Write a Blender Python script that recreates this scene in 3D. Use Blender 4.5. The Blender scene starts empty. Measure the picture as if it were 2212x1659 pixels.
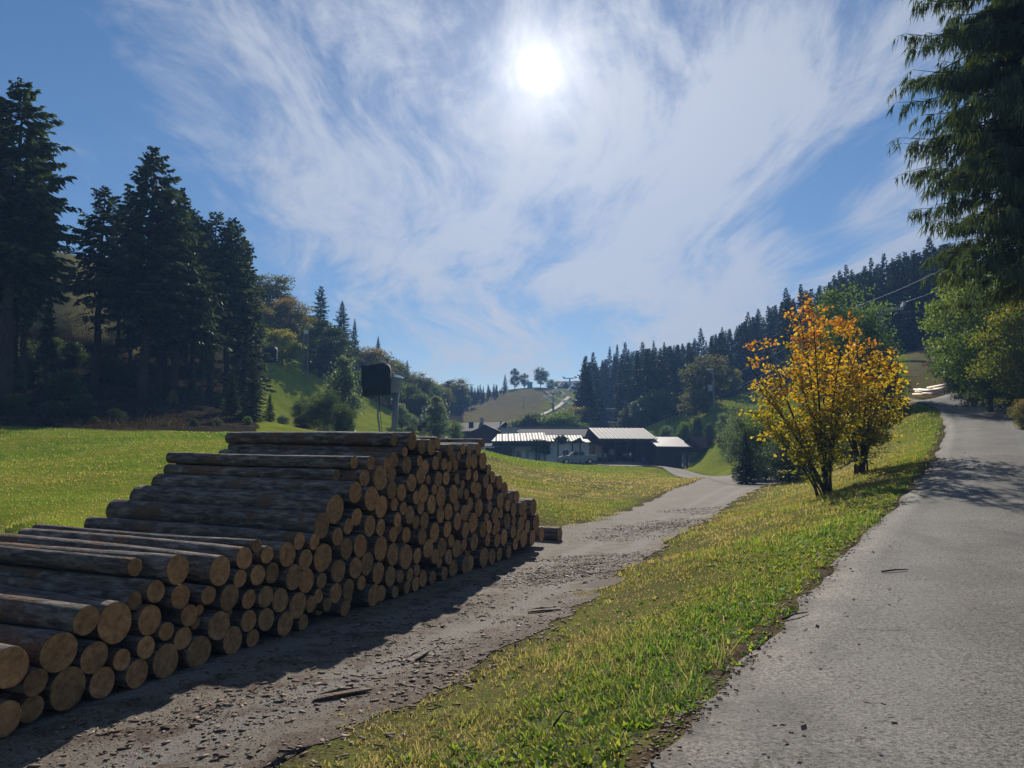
import bpy, math, random
import numpy as np
from mathutils import Vector, Matrix, Quaternion

S = bpy.context.scene
COL = S.collection
R = math.radians

# ------------------------------------------------------------------ camera
EYE = 2.2                     # eye height above the forest track, metres
PITCH = R(5.9)
FPX = 1661.0                  # focal length in the photograph's pixels (2212 wide)
cam_d = bpy.data.cameras.new("camera")
cam = bpy.data.objects.new("camera", cam_d)
COL.objects.link(cam)
cam.location = (0, 0, EYE)
cam.rotation_euler = (math.pi / 2 + PITCH, 0, 0)
cam_d.sensor_width = 36
cam_d.lens = 36 * FPX / 2212
cam_d.clip_start = 0.05
cam_d.clip_end = 4000
S.camera = cam

# ------------------------------------------------------------------ light
SUN = Vector((0.0355, 0.9528, 0.5079)).normalized()
SUN_EL = math.asin(SUN.z)
SUN_AZ = math.atan2(SUN.x, SUN.y)
sl = bpy.data.lights.new("sun", "SUN")
sl.energy = 5.0
sl.angle = R(0.5)
sl.color = (1.0, 0.93, 0.82)
so = bpy.data.objects.new("sun", sl)
COL.objects.link(so)
so.rotation_euler = SUN.to_track_quat('Z', 'Y').to_euler()

S.view_settings.view_transform = 'Standard'
S.view_settings.look = 'None'
S.view_settings.exposure = 0.70
S.view_settings.gamma = 1.0
try:
    S.cycles.max_bounces = 6
    S.cycles.transparent_max_bounces = 8
    S.cycles.volume_bounces = 0
    S.cycles.use_denoising = True
    S.cycles.sample_clamp_indirect = 6
except Exception:
    pass


class NT:
    """small helper to wire shader nodes"""
    def __init__(s, tree):
        s.t = tree
        s.t.nodes.clear()

    def n(s, typ, **kw):
        nd = s.t.nodes.new(typ)
        for k, v in kw.items():
            setattr(nd, k, v)
        return nd

    def l(s, a, b):
        s.t.links.new(a, b)

    def put(s, sock, v):
        if isinstance(v, bpy.types.NodeSocket):
            s.l(v, sock)
        else:
            sock.default_value = v

    def m(s, op, a, b=0.0, c=0.0, clamp=False):
        nd = s.n("ShaderNodeMath", operation=op)
        nd.use_clamp = clamp
        s.put(nd.inputs[0], a)
        s.put(nd.inputs[1], b)
        s.put(nd.inputs[2], c)
        return nd.outputs[0]

    def vm(s, op, a, b=(0, 0, 0)):
        nd = s.n("ShaderNodeVectorMath", operation=op)
        s.put(nd.inputs[0], a)
        s.put(nd.inputs[1], b)
        return nd.outputs["Value"] if op in ("DOT_PRODUCT", "LENGTH") else nd.outputs["Vector"]

    def step(s, v, a, b, lo=0.0, hi=1.0):
        nd = s.n("ShaderNodeMapRange", interpolation_type='SMOOTHSTEP')
        s.put(nd.inputs["Value"], v)
        nd.inputs["From Min"].default_value = a
        nd.inputs["From Max"].default_value = b
        nd.inputs["To Min"].default_value = lo
        nd.inputs["To Max"].default_value = hi
        return nd.outputs["Result"]

    def mix(s, f, a, b, mode='MIX'):
        nd = s.n("ShaderNodeMix", data_type='RGBA', blend_type=mode)
        s.put(nd.inputs["Factor"], f)
        s.put(nd.inputs["A"], a if isinstance(a, bpy.types.NodeSocket) else (*a[:3], 1))
        s.put(nd.inputs["B"], b if isinstance(b, bpy.types.NodeSocket) else (*b[:3], 1))
        return nd.outputs["Result"]

    def noise(s, vec, scale, detail=4, rough=0.55, dist=0.0, out="Fac"):
        nd = s.n("ShaderNodeTexNoise")
        if vec is not None:
            s.l(vec, nd.inputs["Vector"])
        nd.inputs["Scale"].default_value = scale
        nd.inputs["Detail"].default_value = detail
        nd.inputs["Roughness"].default_value = rough
        nd.inputs["Distortion"].default_value = dist
        return nd.outputs[out]

    def ramp(s, f, stops):
        nd = s.n("ShaderNodeValToRGB")
        cr = nd.color_ramp
        while len(cr.elements) < len(stops):
            cr.elements.new(0.5)
        for e, (p, c) in zip(cr.elements, stops):
            e.position = p
            e.color = (*c[:3], 1)
        s.l(f, nd.inputs["Fac"])
        return nd.outputs["Color"]

    def mapping(s, vec, scale=(1, 1, 1), rot=(0, 0, 0), loc=(0, 0, 0)):
        nd = s.n("ShaderNodeMapping")
        s.l(vec, nd.inputs["Vector"])
        nd.inputs["Scale"].default_value = scale
        nd.inputs["Rotation"].default_value = rot
        nd.inputs["Location"].default_value = loc
        return nd.outputs["Vector"]


def ray(px, py):
    """direction through a place in the photograph (2212 x 1659), scaled to one metre of forward distance"""
    x = (px - 1106.0) / FPX
    up = (829.5 - py) / FPX
    y = math.cos(PITCH) - math.sin(PITCH) * up
    z = math.sin(PITCH) + math.cos(PITCH) * up
    return Vector((x / y, 1.0, z / y))


def at(px, py, d):
    v = ray(px, py)
    return Vector((v.x * d, d, EYE + v.z * d))


# ------------------------------------------------------------------ sky
W = bpy.data.worlds.new("World")
S.world = W
W.use_nodes = True
w = NT(W.node_tree)
geo = w.n("ShaderNodeTexCoord").outputs["Generated"]
D = w.vm('NORMALIZE', geo)
sky = w.n("ShaderNodeTexSky", sky_type='NISHITA')
sky.sun_disc = False
sky.sun_elevation = SUN_EL
sky.sun_rotation = SUN_AZ
sky.air_density = 1.0
sky.dust_density = 0.25
sky.ozone_density = 2.6
sky.altitude = 900
w.l(D, sky.inputs["Vector"])
hs = w.n("ShaderNodeHueSaturation")
hs.inputs["Saturation"].default_value = 1.2
w.l(sky.outputs["Color"], hs.inputs["Color"])
bg = w.n("ShaderNodeBackground")
bg.inputs["Strength"].default_value = 0.050
w.l(hs.outputs["Color"], bg.inputs["Color"])
sx = w.n("ShaderNodeSeparateXYZ")
w.l(D, sx.inputs[0])
zc = w.m('ADD', w.m('MAXIMUM', sx.outputs["Z"], 0.0), 0.10)
cu = w.m('DIVIDE', sx.outputs["X"], zc)
cv = w.m('DIVIDE', sx.outputs["Y"], zc)
cb = w.n("ShaderNodeCombineXYZ")
w.l(cu, cb.inputs[0])
w.l(cv, cb.inputs[1])
P = cb.outputs[0]
# slow meander of the streaks
wob = w.noise(w.mapping(P, (0.8, 0.5, 1), loc=(3.1, 7.7, 0)), 1.0, 2, 0.5, out="Color")
P2 = w.vm('ADD', P, w.vm('MULTIPLY', w.vm('SUBTRACT', wob, (0.5, 0.5, 0.5)), (1.0, 1.0, 0)))
n_big = w.noise(w.mapping(P2, (1.0, 0.42, 1), rot=(0, 0, R(-6)), loc=(1.3, 0.4, 0)), 1.3, 4, 0.55)
n_str = w.noise(w.mapping(P2, (3.6, 1.0, 1), rot=(0, 0, R(14)), loc=(5.3, 2.2, 0)), 1.25, 8, 0.62, 0.5)
n_fine = w.noise(w.mapping(P2, (10.0, 2.8, 1), rot=(0, 0, R(42))), 1.9, 8, 0.68, 0.7)
n_puf = w.noise(w.mapping(P2, (1.7, 1.2, 1), rot=(0, 0, R(-20)), loc=(2, 6, 0)), 2.1, 9, 0.66, 0.9)
cov = w.m('ADD', w.m('ADD', 0.40, w.m('MULTIPLY', w.m('SUBTRACT', n_puf, 0.5), 0.75)), w.m('ADD', w.m('MULTIPLY', w.m('SUBTRACT', n_big, 0.5), 1.0), w.m('ADD', w.m('MULTIPLY', w.m('SUBTRACT', n_str, 0.5), 1.55), w.m('MULTIPLY', w.m('SUBTRACT', n_fine, 0.5), 0.60))))


def lobe(px, py, r0, r1, amp):
    v = ray(px, py).normalized()
    c = w.vm('DOT_PRODUCT', D, tuple(v))
    return w.step(c, math.cos(R(r1)), math.cos(R(r0)), 0.0, amp)


# where the sheet of cirrus is thick and where the sky is open
LOBES = [(1150, 330, 5, 26, 0.22), (520, 200, 4, 17, 0.20), (850, 560, 2, 11, 0.14), (1560, 480, 4, 15, 0.24), (900, 430, 2, 9, 0.06),
         (2150, 150, 4, 18, 0.22), (1500, 620, 2, 9, 0.20), (1950, 560, 2, 7, 0.20), (1100, 760, 1, 4, 0.14), (300, 120, 2, 9, 0.12),
         (60, 380, 3, 12, -0.24), (500, 620, 2, 9, -0.26), (20, 60, 2, 9, -0.12), (760, 740, 2, 7, -0.16),
         (1730, 520, 1, 4.5, -0.26), (1830, 430, 1, 5, -0.28), (1000, 850, 2, 5, -0.12),
         (1330, 740, 1, 5, -0.22), (860, 700, 1, 5, -0.10)]
for L in LOBES:
    cov = w.m('ADD', cov, lobe(*L))
dens = w.step(cov, 0.31, 0.98)
dens = w.m('MULTIPLY', dens, w.step(sx.outputs["Z"], -0.02, 0.06))
sdot = w.m('MAXIMUM', w.vm('DOT_PRODUCT', D, tuple(SUN)), 0.0)
cl_b = w.m('ADD', 0.335, w.m('MULTIPLY', w.m('POWER', sdot, 9.0), 0.19))
bgc = w.n("ShaderNodeBackground")
bgc.inputs["Color"].default_value = (0.86, 0.905, 1.0, 1)
w.l(cl_b, bgc.inputs["Strength"])
mixs = w.n("ShaderNodeMixShader")
w.l(w.m('MULTIPLY', dens, 0.88), mixs.inputs[0])
w.l(bg.outputs[0], mixs.inputs[1])
w.l(bgc.outputs[0], mixs.inputs[2])
# the sun itself with the bright ring of thin cloud round it
disc = w.m('MULTIPLY', w.m('POWER', sdot, 9500.0), 2.0)
ring = w.m('MULTIPLY', w.m('POWER', sdot, 700.0), 0.40)
ring2 = w.m('MULTIPLY', w.m('POWER', sdot, 130.0), 0.10)
bgs = w.n("ShaderNodeBackground")
bgs.inputs["Color"].default_value = (1.0, 0.95, 0.84, 1)
w.l(w.m('ADD', disc, w.m('ADD', ring, ring2)), bgs.inputs["Strength"])
add = w.n("ShaderNodeAddShader")
w.l(mixs.outputs[0], add.inputs[0])
w.l(bgs.outputs[0], add.inputs[1])
wo = w.n("ShaderNodeOutputWorld")
w.l(add.outputs[0], wo.inputs["Surface"])

# ------------------------------------------------------------------ object helpers


def tag(o, label=None, cat=None, group=None, kind=None):
    if label:
        o["label"] = label
    if cat:
        o["category"] = cat
    if group:
        o["group"] = group
    if kind:
        o["kind"] = kind
    return o


def empty(name, loc=(0, 0, 0), rz=0.0):
    o = bpy.data.objects.new(name, None)
    o.empty_display_size = 0.3
    o.location = loc
    o.rotation_euler = (0, 0, rz)
    COL.objects.link(o)
    return o


def np_mesh(name, V, F, mats, mi=None, smooth=False, attrs=None):
    V = np.ascontiguousarray(V, dtype=np.float32)
    F = np.ascontiguousarray(F, dtype=np.int32)
    k = F.shape[1]
    me = bpy.data.meshes.new(name)
    me.vertices.add(len(V))
    me.vertices.foreach_set("co", V.ravel())
    me.loops.add(F.size)
    me.loops.foreach_set("vertex_index", F.ravel())
    me.polygons.add(len(F))
    me.polygons.foreach_set("loop_start", np.arange(0, F.size, k, dtype=np.int32))
    me.polygons.foreach_set("loop_total", np.full(len(F), k, dtype=np.int32))
    for m in (mats if isinstance(mats, (list, tuple)) else [mats]):
        me.materials.append(m)
    if mi is not None:
        me.polygons.foreach_set("material_index", np.asarray(mi, dtype=np.int32))
    if smooth:
        me.polygons.foreach_set("use_smooth", np.ones(len(F), dtype=bool))
    for an, (dom, arr) in (attrs or {}).items():
        arr = np.asarray(arr, dtype=np.float32)
        if arr.ndim == 1:
            a = me.attributes.new(an, 'FLOAT', dom)
            a.data.foreach_set("value", arr)
        else:
            a = me.attributes.new(an, 'FLOAT_COLOR', dom)
            a.data.foreach_set("color", arr.ravel())
    me.update(calc_edges=True)
    me.validate()
    return me


def link(name, me, parent=None):
    o = bpy.data.objects.new(name, me)
    COL.objects.link(o)
    if parent is not None:
        o.parent = parent
    return o


class MB:
    """collects simple solids; build() links them as one mesh object"""
    def __init__(s):
        s.v, s.f = [], []

    def box(s, x0, x1, y0, y1, z0, z1):
        b = len(s.v)
        s.v += [(x, y, z) for z in (z0, z1) for (x, y) in ((x0, y0), (x1, y0), (x1, y1), (x0, y1))]
        s.f += [tuple(b + i for i in q) for q in ((0, 3, 2, 1), (4, 5, 6, 7), (0, 1, 5, 4), (1, 2, 6, 5), (2, 3, 7, 6), (3, 0, 4, 7))]
        return s

    def poly(s, pts, faces):
        b = len(s.v)
        s.v += [tuple(p) for p in pts]
        s.f += [tuple(b + i for i in q) for q in faces]
        return s

    def slab(s, quad, t):
        """a sheet given by 4 corners, thickened downwards"""
        q = [Vector(p) for p in quad]
        lo = [p - Vector((0, 0, t)) for p in q]
        return s.poly(q + lo, [(0, 1, 2, 3), (7, 6, 5, 4), (0, 4, 5, 1), (1, 5, 6, 2), (2, 6, 7, 3), (3, 7, 4, 0)])

    def prism(s, prof, y0, y1):
        """profile in x,z extruded along y"""
        n = len(prof)
        b = len(s.v)
        s.v += [(x, y0, z) for x, z in prof] + [(x, y1, z) for x, z in prof]
        s.f += [tuple(b + i for i in range(n)), tuple(b + n + i for i in reversed(range(n)))]
        s.f += [(b + i, b + n + i, b + n + (i + 1) % n, b + (i + 1) % n) for i in range(n)]
        return s

    def tube(s, pts, rad, n=8, caps=True):
        pts = [Vector(p) for p in pts]
        rad = rad if isinstance(rad, (list, tuple)) else [rad] * len(pts)
        b = len(s.v)
        for i, p in enumerate(pts):
            d = (pts[min(i + 1, len(pts) - 1)] - pts[max(i - 1, 0)]).normalized()
            a = d.cross(Vector((0, 0, 1)) if abs(d.z) < 0.9 else Vector((1, 0, 0))).normalized()
            c = d.cross(a)
            for k in range(n):
                t = 2 * math.pi * k / n
                s.v.append(tuple(p + (a * math.cos(t) + c * math.sin(t)) * rad[i]))
        for i in range(len(pts) - 1):
            for k in range(n):
                k2 = (k + 1) % n
                s.f.append((b + i * n + k, b + i * n + k2, b + (i + 1) * n + k2, b + (i + 1) * n + k))
        if caps:
            s.f.append(tuple(b + k for k in reversed(range(n))))
            s.f.append(tuple(b + (len(pts) - 1) * n + k for k in range(n)))
        return s

    def mesh(s, name, mat, smooth=False):
        me = bpy.data.meshes.new(name)
        me.from_pydata(s.v, [], s.f)
        me.materials.append(mat)
        if smooth:
            for p in me.polygons:
                p.use_smooth = True
        me.update()
        return me

    def build(s, name, mat, parent=None, smooth=False):
        return link(name, s.mesh(name, mat, smooth), parent)


# ------------------------------------------------------------------ materials
def mat(name):
    m = bpy.data.materials.new(name)
    m.use_nodes = True
    return m, NT(m.node_tree)


def finish(t, shader):
    o = t.n("ShaderNodeOutputMaterial")
    t.l(shader, o.inputs["Surface"])


def bump(t, h, strength=0.4, dist=0.02):
    b = t.n("ShaderNodeBump")
    b.inputs["Strength"].default_value = strength
    b.inputs["Distance"].default_value = dist
    t.l(h, b.inputs["Height"])
    return b.outputs["Normal"]


def principled(t, col, rough=0.8, nrm=None, spec=0.3, metal=0.0):
    p = t.n("ShaderNodeBsdfPrincipled")
    t.put(p.inputs["Base Color"], col if isinstance(col, bpy.types.NodeSocket) else (*col[:3], 1))
    t.put(p.inputs["Roughness"], rough)
    p.inputs["Specular IOR Level"].default_value = spec
    p.inputs["Metallic"].default_value = metal
    if nrm is not None:
        t.l(nrm, p.inputs["Normal"])
    return p.outputs[0]


def simple(name, c, rough=0.7, var=0.25, scale=3.0, spec=0.3, metal=0.0, bmp=0.0, stretch=(1, 1, 1)):
    m, t = mat(name)
    oc = t.mapping(t.n("ShaderNodeTexCoord").outputs["Object"], stretch)
    n = t.noise(oc, scale, 6, 0.6)
    d = tuple(x * (1 - var) for x in c)
    u = tuple(min(1, x * (1 + var)) for x in c)
    col = t.ramp(n, [(0.3, d), (0.7, u)])
    finish(t, principled(t, col, rough, bump(t, n, bmp, 0.02) if bmp else None, spec, metal))
    return m


def leaf_mat(name, stops, trans=0.45, objvar=0.25, gloss=0.05, rough=0.5):
    """leaves: a colour ramp over the 'tint' each leaf carries, with some light coming through"""
    m, t = mat(name)
    at_ = t.n("ShaderNodeAttribute", attribute_name="tint")
    oi = t.n("ShaderNodeObjectInfo")
    f = t.m('ADD', at_.outputs["Fac"], t.m('MULTIPLY', t.m('SUBTRACT', oi.outputs["Random"], 0.5), objvar), clamp=True)
    c = t.ramp(f, stops)
    df = t.n("ShaderNodeBsdfDiffuse")
    t.l(c, df.inputs["Color"])
    tr = t.n("ShaderNodeBsdfTranslucent")
    tc = t.mix(1.0, c, (1.25, 1.2, 0.7), 'MULTIPLY')
    t.l(tc, tr.inputs["Color"])
    mx = t.n("ShaderNodeMixShader")
    mx.inputs[0].default_value = trans
    t.l(df.outputs[0], mx.inputs[1])
    t.l(tr.outputs[0], mx.inputs[2])
    gl = t.n("ShaderNodeBsdfGlossy")
    gl.inputs["Roughness"].default_value = rough
    gl.inputs["Color"].default_value = (0.8, 0.8, 0.8, 1)
    m2 = t.n("ShaderNodeMixShader")
    m2.inputs[0].default_value = gloss
    t.l(mx.outputs[0], m2.inputs[1])
    t.l(gl.outputs[0], m2.inputs[2])
    finish(t, m2.outputs[0])
    return m


M = {}
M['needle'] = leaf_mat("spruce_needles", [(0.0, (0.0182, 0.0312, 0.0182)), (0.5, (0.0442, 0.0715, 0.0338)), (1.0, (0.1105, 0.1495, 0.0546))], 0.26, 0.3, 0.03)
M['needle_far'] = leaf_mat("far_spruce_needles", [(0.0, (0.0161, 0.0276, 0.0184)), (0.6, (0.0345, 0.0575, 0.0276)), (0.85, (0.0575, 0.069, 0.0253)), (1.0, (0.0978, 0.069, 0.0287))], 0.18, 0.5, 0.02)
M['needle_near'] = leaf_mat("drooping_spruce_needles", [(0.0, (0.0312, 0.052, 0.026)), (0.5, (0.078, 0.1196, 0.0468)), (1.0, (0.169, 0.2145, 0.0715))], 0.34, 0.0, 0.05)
M['leaf_green'] = leaf_mat("green_leaves", [(0.0, (0.0345, 0.0667, 0.0161)), (0.5, (0.0805, 0.1437, 0.0276)), (1.0, (0.184, 0.2415, 0.0414))], 0.55, 0.2)
M['leaf_bright'] = leaf_mat("sunlit_green_leaves", [(0.0, (0.035, 0.065, 0.014)), (0.45, (0.10, 0.165, 0.026)), (1.0, (0.26, 0.30, 0.045))], 0.58, 0.1)  # green leaves again, brightened in the colour itself to look sunlit
M['leaf_olive'] = leaf_mat("olive_autumn_leaves", [(0.0, (0.0405, 0.0607, 0.0203)), (0.45, (0.1013, 0.1215, 0.0338)), (0.8, (0.2025, 0.162, 0.0405)), (1.0, (0.297, 0.135, 0.0338))], 0.5, 0.35)
M['leaf_yellow'] = leaf_mat("yellowing_leaves", [(0.0, (0.06, 0.10, 0.018)), (0.5, (0.19, 0.22, 0.026)), (0.85, (0.32, 0.25, 0.025)), (1.0, (0.38, 0.17, 0.020))], 0.5, 0.15)
M['leaf_silver'] = leaf_mat("grey_green_leaves", [(0.0, (0.0607, 0.0878, 0.054)), (0.6, (0.135, 0.189, 0.1013)), (1.0, (0.2295, 0.2835, 0.1485))], 0.5, 0.2, 0.08)
M['leaf_dark'] = leaf_mat("dark_shrub_leaves", [(0.0, (0.0216, 0.0378, 0.0162)), (0.6, (0.0567, 0.0891, 0.0297)), (1.0, (0.1485, 0.189, 0.0607))], 0.45, 0.3)
M['leaf_rust'] = leaf_mat("rust_bracken", [(0.0, (0.08, 0.035, 0.015)), (0.6, (0.17, 0.075, 0.025)), (1.0, (0.28, 0.15, 0.05))], 0.45, 0.2)
M['leaf_maple'] = leaf_mat("maple_autumn_leaves", [(0.0, (0.13, 0.16, 0.016)), (0.3, (0.34, 0.30, 0.020)), (0.58, (0.55, 0.38, 0.022)), (0.82, (0.55, 0.27, 0.024)), (1.0, (0.42, 0.15, 0.028))], 0.60, 0.0, 0.03)
M['grass'] = leaf_mat("grass_blades", [(0.0, (0.405, 0.3307, 0.2025)), (0.18, (0.27, 0.216, 0.1148)), (0.38, (0.2903, 0.2497, 0.0783)), (0.65, (0.2025, 0.2633, 0.0378)), (1.0, (0.081, 0.1823, 0.0243))], 0.66, 0.0, 0.03)
M['dry'] = leaf_mat("dry_undergrowth", [(0.0, (0.03, 0.021, 0.013)), (0.7, (0.075, 0.052, 0.028)), (1.0, (0.17, 0.115, 0.055))], 0.30, 0.0, 0.0)
M['trunk'] = simple("tree_bark", (0.055, 0.042, 0.034), 0.9, 0.4, 6, bmp=0.6, stretch=(3, 3, 0.5))
M['twig'] = simple("twig_bark", (0.045, 0.034, 0.026), 0.9, 0.3, 8)
M['pole'] = simple("grey_painted_steel", (0.20, 0.22, 0.24), 0.5, 0.15, 4, metal=0.2)
M['galv'] = simple("galvanised_steel", (0.30, 0.33, 0.36), 0.65, 0.15, 4, spec=0.15, metal=0.1)
M['conc'] = simple("pale_concrete", (0.38, 0.40, 0.42), 0.8, 0.12, 2)
M['tarp'] = simple("dark_blue_tarpaulin", (0.018, 0.026, 0.045), 0.75, 0.3, 2.5, spec=0.2, bmp=0.5)
M['whitepaint'] = simple("white_painted_wall", (0.62, 0.66, 0.68), 0.75, 0.08, 1.5)
M['greywall'] = simple("grey_panel_wall", (0.30, 0.34, 0.37), 0.7, 0.12, 1.5)
M['darkwood'] = simple("dark_stained_wood", (0.050, 0.034, 0.026), 0.85, 0.35, 3, stretch=(1, 1, 6))
M['brownroof'] = simple("weathered_brown_roof", (0.095, 0.070, 0.055), 0.85, 0.2, 2)
M['darkroof'] = simple("dark_sheet_roof", (0.035, 0.040, 0.055), 0.85, 0.15, 1.0, spec=0.1)
M['redroof'] = simple("rust_red_roof", (0.10, 0.035, 0.030), 0.7, 0.3, 2)
M['glass'] = simple("window_glass", (0.02, 0.03, 0.04), 0.08, 0.1, 1, spec=0.6)
M['rust'] = simple("rusty_machine_metal", (0.13, 0.085, 0.055), 0.7, 0.4, 3, metal=0.3)
M['machine'] = simple("dusty_machine_paint", (0.30, 0.26, 0.19), 0.85, 0.3, 3, spec=0.08)
M['bluepaint'] = simple("blue_painted_metal", (0.02, 0.05, 0.16), 0.5, 0.2, 2)
M['peeled'] = simple("peeled_pale_timber", (0.60, 0.47, 0.34), 0.6, 0.15, 4)
M['carpaint'] = simple("silver_white_car_paint", (0.22, 0.24, 0.27), 0.3, 0.05, 1, spec=0.5, metal=0.2)
M['tyre'] = simple("black_rubber", (0.015, 0.015, 0.016), 0.9, 0.2, 3)
M['chrome'] = simple("bright_steel", (0.6, 0.6, 0.62), 0.25, 0.05, 1, metal=0.9)
M['lampglass'] = simple("lamp_lens", (0.55, 0.55, 0.52), 0.2, 0.05, 1, spec=0.5)
M['teal'] = simple("turquoise_panel", (0.10, 0.42, 0.45), 0.6, 0.1, 1)
M['white'] = simple("white_sheet", (0.75, 0.76, 0.78), 0.5, 0.05, 1)


def corrugated(name, c, period, rough=0.35, metal=0.55, var=0.1):
    m, t = mat(name)
    oc = t.n("ShaderNodeTexCoord").outputs["Object"]
    sp = t.n("ShaderNodeSeparateXYZ")
    t.l(oc, sp.inputs[0])
    wv = t.m('SINE', t.m('MULTIPLY', sp.outputs["X"], 2 * math.pi / period))
    n = t.noise(oc, 0.8, 5, 0.6)
    col = t.ramp(n, [(0.3, tuple(x * (1 - var) for x in c)), (0.7, tuple(x * (1 + var) for x in c))])
    finish(t, principled(t, col, rough, bump(t, wv, 1.0, 0.10), 0.3, metal))
    return m


M['sheetroof'] = corrugated("cream_sheet_roof", (0.36, 0.295, 0.215), 0.9, 0.65, 0.0)
M['tileroof'] = corrugated("corrugated_light_roof", (0.34, 0.305, 0.25), 0.62, 0.65, 0.0)
M['feltroof'] = simple("pale_pinkish_roof_felt", (0.27, 0.22, 0.205), 0.6, 0.1, 1)

# bark and cut ends of the logs
m, t = mat("spruce_log_bark")
oc = t.n("ShaderNodeTexCoord").outputs["Object"]
oi = t.n("ShaderNodeObjectInfo").outputs["Random"]
ofs = t.vm('ADD', oc, t.vm('MULTIPLY', t.n("ShaderNodeObjectInfo").outputs["Location"], (7, 7, 7)))
n1 = t.noise(t.mapping(ofs, (9, 2.0, 9)), 1.6, 8, 0.65, 0.4)
n2 = t.noise(ofs, 1.4, 5, 0.6)
n3 = t.noise(t.mapping(ofs, (30, 10, 30)), 1.5, 4, 0.6)
c1 = t.ramp(n1, [(0.30, (0.026, 0.020, 0.016)), (0.48, (0.135, 0.103, 0.080)), (0.68, (0.38, 0.305, 0.25))])
c2 = t.mix(t.step(n2, 0.54, 0.60), c1, t.ramp(n3, [(0.3, (0.12, 0.060, 0.032)), (0.7, (0.26, 0.15, 0.085))]))
c3 = t.mix(t.step(n2, 0.30, 0.40, 0.55, 0.0), c2, (0.13, 0.135, 0.12))
c3 = t.mix(t.m('MULTIPLY', oi, 0.30), c3, (0.03, 0.025, 0.02))
hh = t.m('ADD', n1, t.m('MULTIPLY', n3, 0.5))
finish(t, principled(t, c3, 0.85, bump(t, hh, 1.0, 0.045), 0.25))
M['bark'] = m

m, t = mat("fresh_cut_wood")
oc = t.n("ShaderNodeTexCoord").outputs["Object"]
inf = t.n("ShaderNodeObjectInfo")
oi = inf.outputs["Random"]
ofs = t.vm('ADD', oc, t.vm('MULTIPLY', inf.outputs["Location"], (3, 3, 3)))
sp = t.n("ShaderNodeSeparateXYZ")
t.l(t.vm('ADD', oc, t.vm('MULTIPLY', t.vm('SUBTRACT', t.noise(ofs, 6, 3, 0.5, out="Color"), (0.5, 0.5, 0.5)), (0.03, 0.0, 0.03))), sp.inputs[0])
rr = t.m('SQRT', t.m('ADD', t.m('POWER', t.m('ABSOLUTE', sp.outputs["X"]), 2.0), t.m('POWER', t.m('ABSOLUTE', sp.outputs["Z"]), 2.0)))
rings = t.m('SINE', t.m('MULTIPLY', rr, 330.0))
angl = t.m('ARCTAN2', sp.outputs["X"], sp.outputs["Z"])
crv = t.n("ShaderNodeCombineXYZ")
t.l(t.m('ADD', t.m('MULTIPLY', angl, 1.1), t.m('MULTIPLY', oi, 60.0)), crv.inputs[0])
crack = t.m('MULTIPLY', t.step(t.noise(crv.outputs[0], 2.6, 3, 0.6), 0.66, 0.70), t.step(rr, 0.01, 0.05))
rn = t.noise(ofs, 14, 6, 0.65)
base = t.ramp(t.m('ADD', t.m('MULTIPLY', rings, 0.07), rn), [(0.28, (0.17, 0.10, 0.050)), (0.5, (0.35, 0.225, 0.118)), (0.74, (0.52, 0.36, 0.21))])
base = t.mix(t.step(rr, 0.0, 0.10, 0.30, 0.0), base, (0.30, 0.15, 0.075))
base = t.mix(t.step(t.noise(ofs, 3.2, 5, 0.6), 0.5, 0.72, 0.0, 0.75), base, (0.19, 0.135, 0.085))
base = t.mix(1.0, base, t.ramp(oi, [(0.0, (0.66, 0.58, 0.44)), (0.35, (1.0, 0.86, 0.68)), (0.7, (1.05, 0.82, 0.60)), (1.0, (1.38, 1.10, 0.84))]), 'MULTIPLY')
base = t.mix(t.m('MULTIPLY', crack, 0.55), base, (0.07, 0.04, 0.022))
saw = t.noise(t.mapping(ofs, (2, 2, 26), rot=(0, R(20), 0)), 5, 3, 0.6)
finish(t, principled(t, base, 0.8, bump(t, t.m('ADD', rn, saw), 0.35, 0.006), 0.2))
M['cut'] = m

# asphalt; 'cross' runs 0..1 over its width
m, t = mat("old_asphalt")
oc = t.n("ShaderNodeTexCoord").outputs["Object"]
cr_ = t.n("ShaderNodeAttribute", attribute_name="cross").outputs["Fac"]
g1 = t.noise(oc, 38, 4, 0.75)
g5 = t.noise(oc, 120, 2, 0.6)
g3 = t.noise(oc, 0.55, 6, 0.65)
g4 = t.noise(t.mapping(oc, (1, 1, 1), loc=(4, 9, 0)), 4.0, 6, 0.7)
c = t.ramp(t.m('ADD', t.m('MULTIPLY', g1, 0.7), t.m('MULTIPLY', g5, 0.3)), [(0.39, (0.022, 0.020, 0.018)), (0.46, (0.130, 0.122, 0.109)), (0.57, (0.250, 0.236, 0.212)), (0.70, (0.37, 0.352, 0.322))])  # dark specks stand for the grain's own shadows, painted into the colour
c = t.mix(1.0, c, t.ramp(g3, [(0.3, (0.66, 0.65, 0.64)), (0.5, (0.97, 0.95, 0.92)), (0.7, (1.22, 1.19, 1.12))]), 'MULTIPLY')
whl = t.m('ADD', t.step(t.m('ABSOLUTE', t.m('SUBTRACT', cr_, 0.27)), 0.02, 0.13, 1.0, 0.0), t.step(t.m('ABSOLUTE', t.m('SUBTRACT', cr_, 0.73)), 0.02, 0.13, 1.0, 0.0))
c = t.mix(t.m('MULTIPLY', whl, 0.22), c, (0.26, 0.25, 0.23))
c = t.mix(t.step(g4, 0.54, 0.72, 0.0, 0.55), c, (0.085, 0.080, 0.072))
g6 = t.noise(t.mapping(oc, (1.0, 0.28, 1), rot=(0, 0, R(-30))), 1.1, 5, 0.6)
c = t.mix(t.step(g6, 0.56, 0.70, 0.0, 0.42), c, (0.075, 0.070, 0.064))
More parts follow.
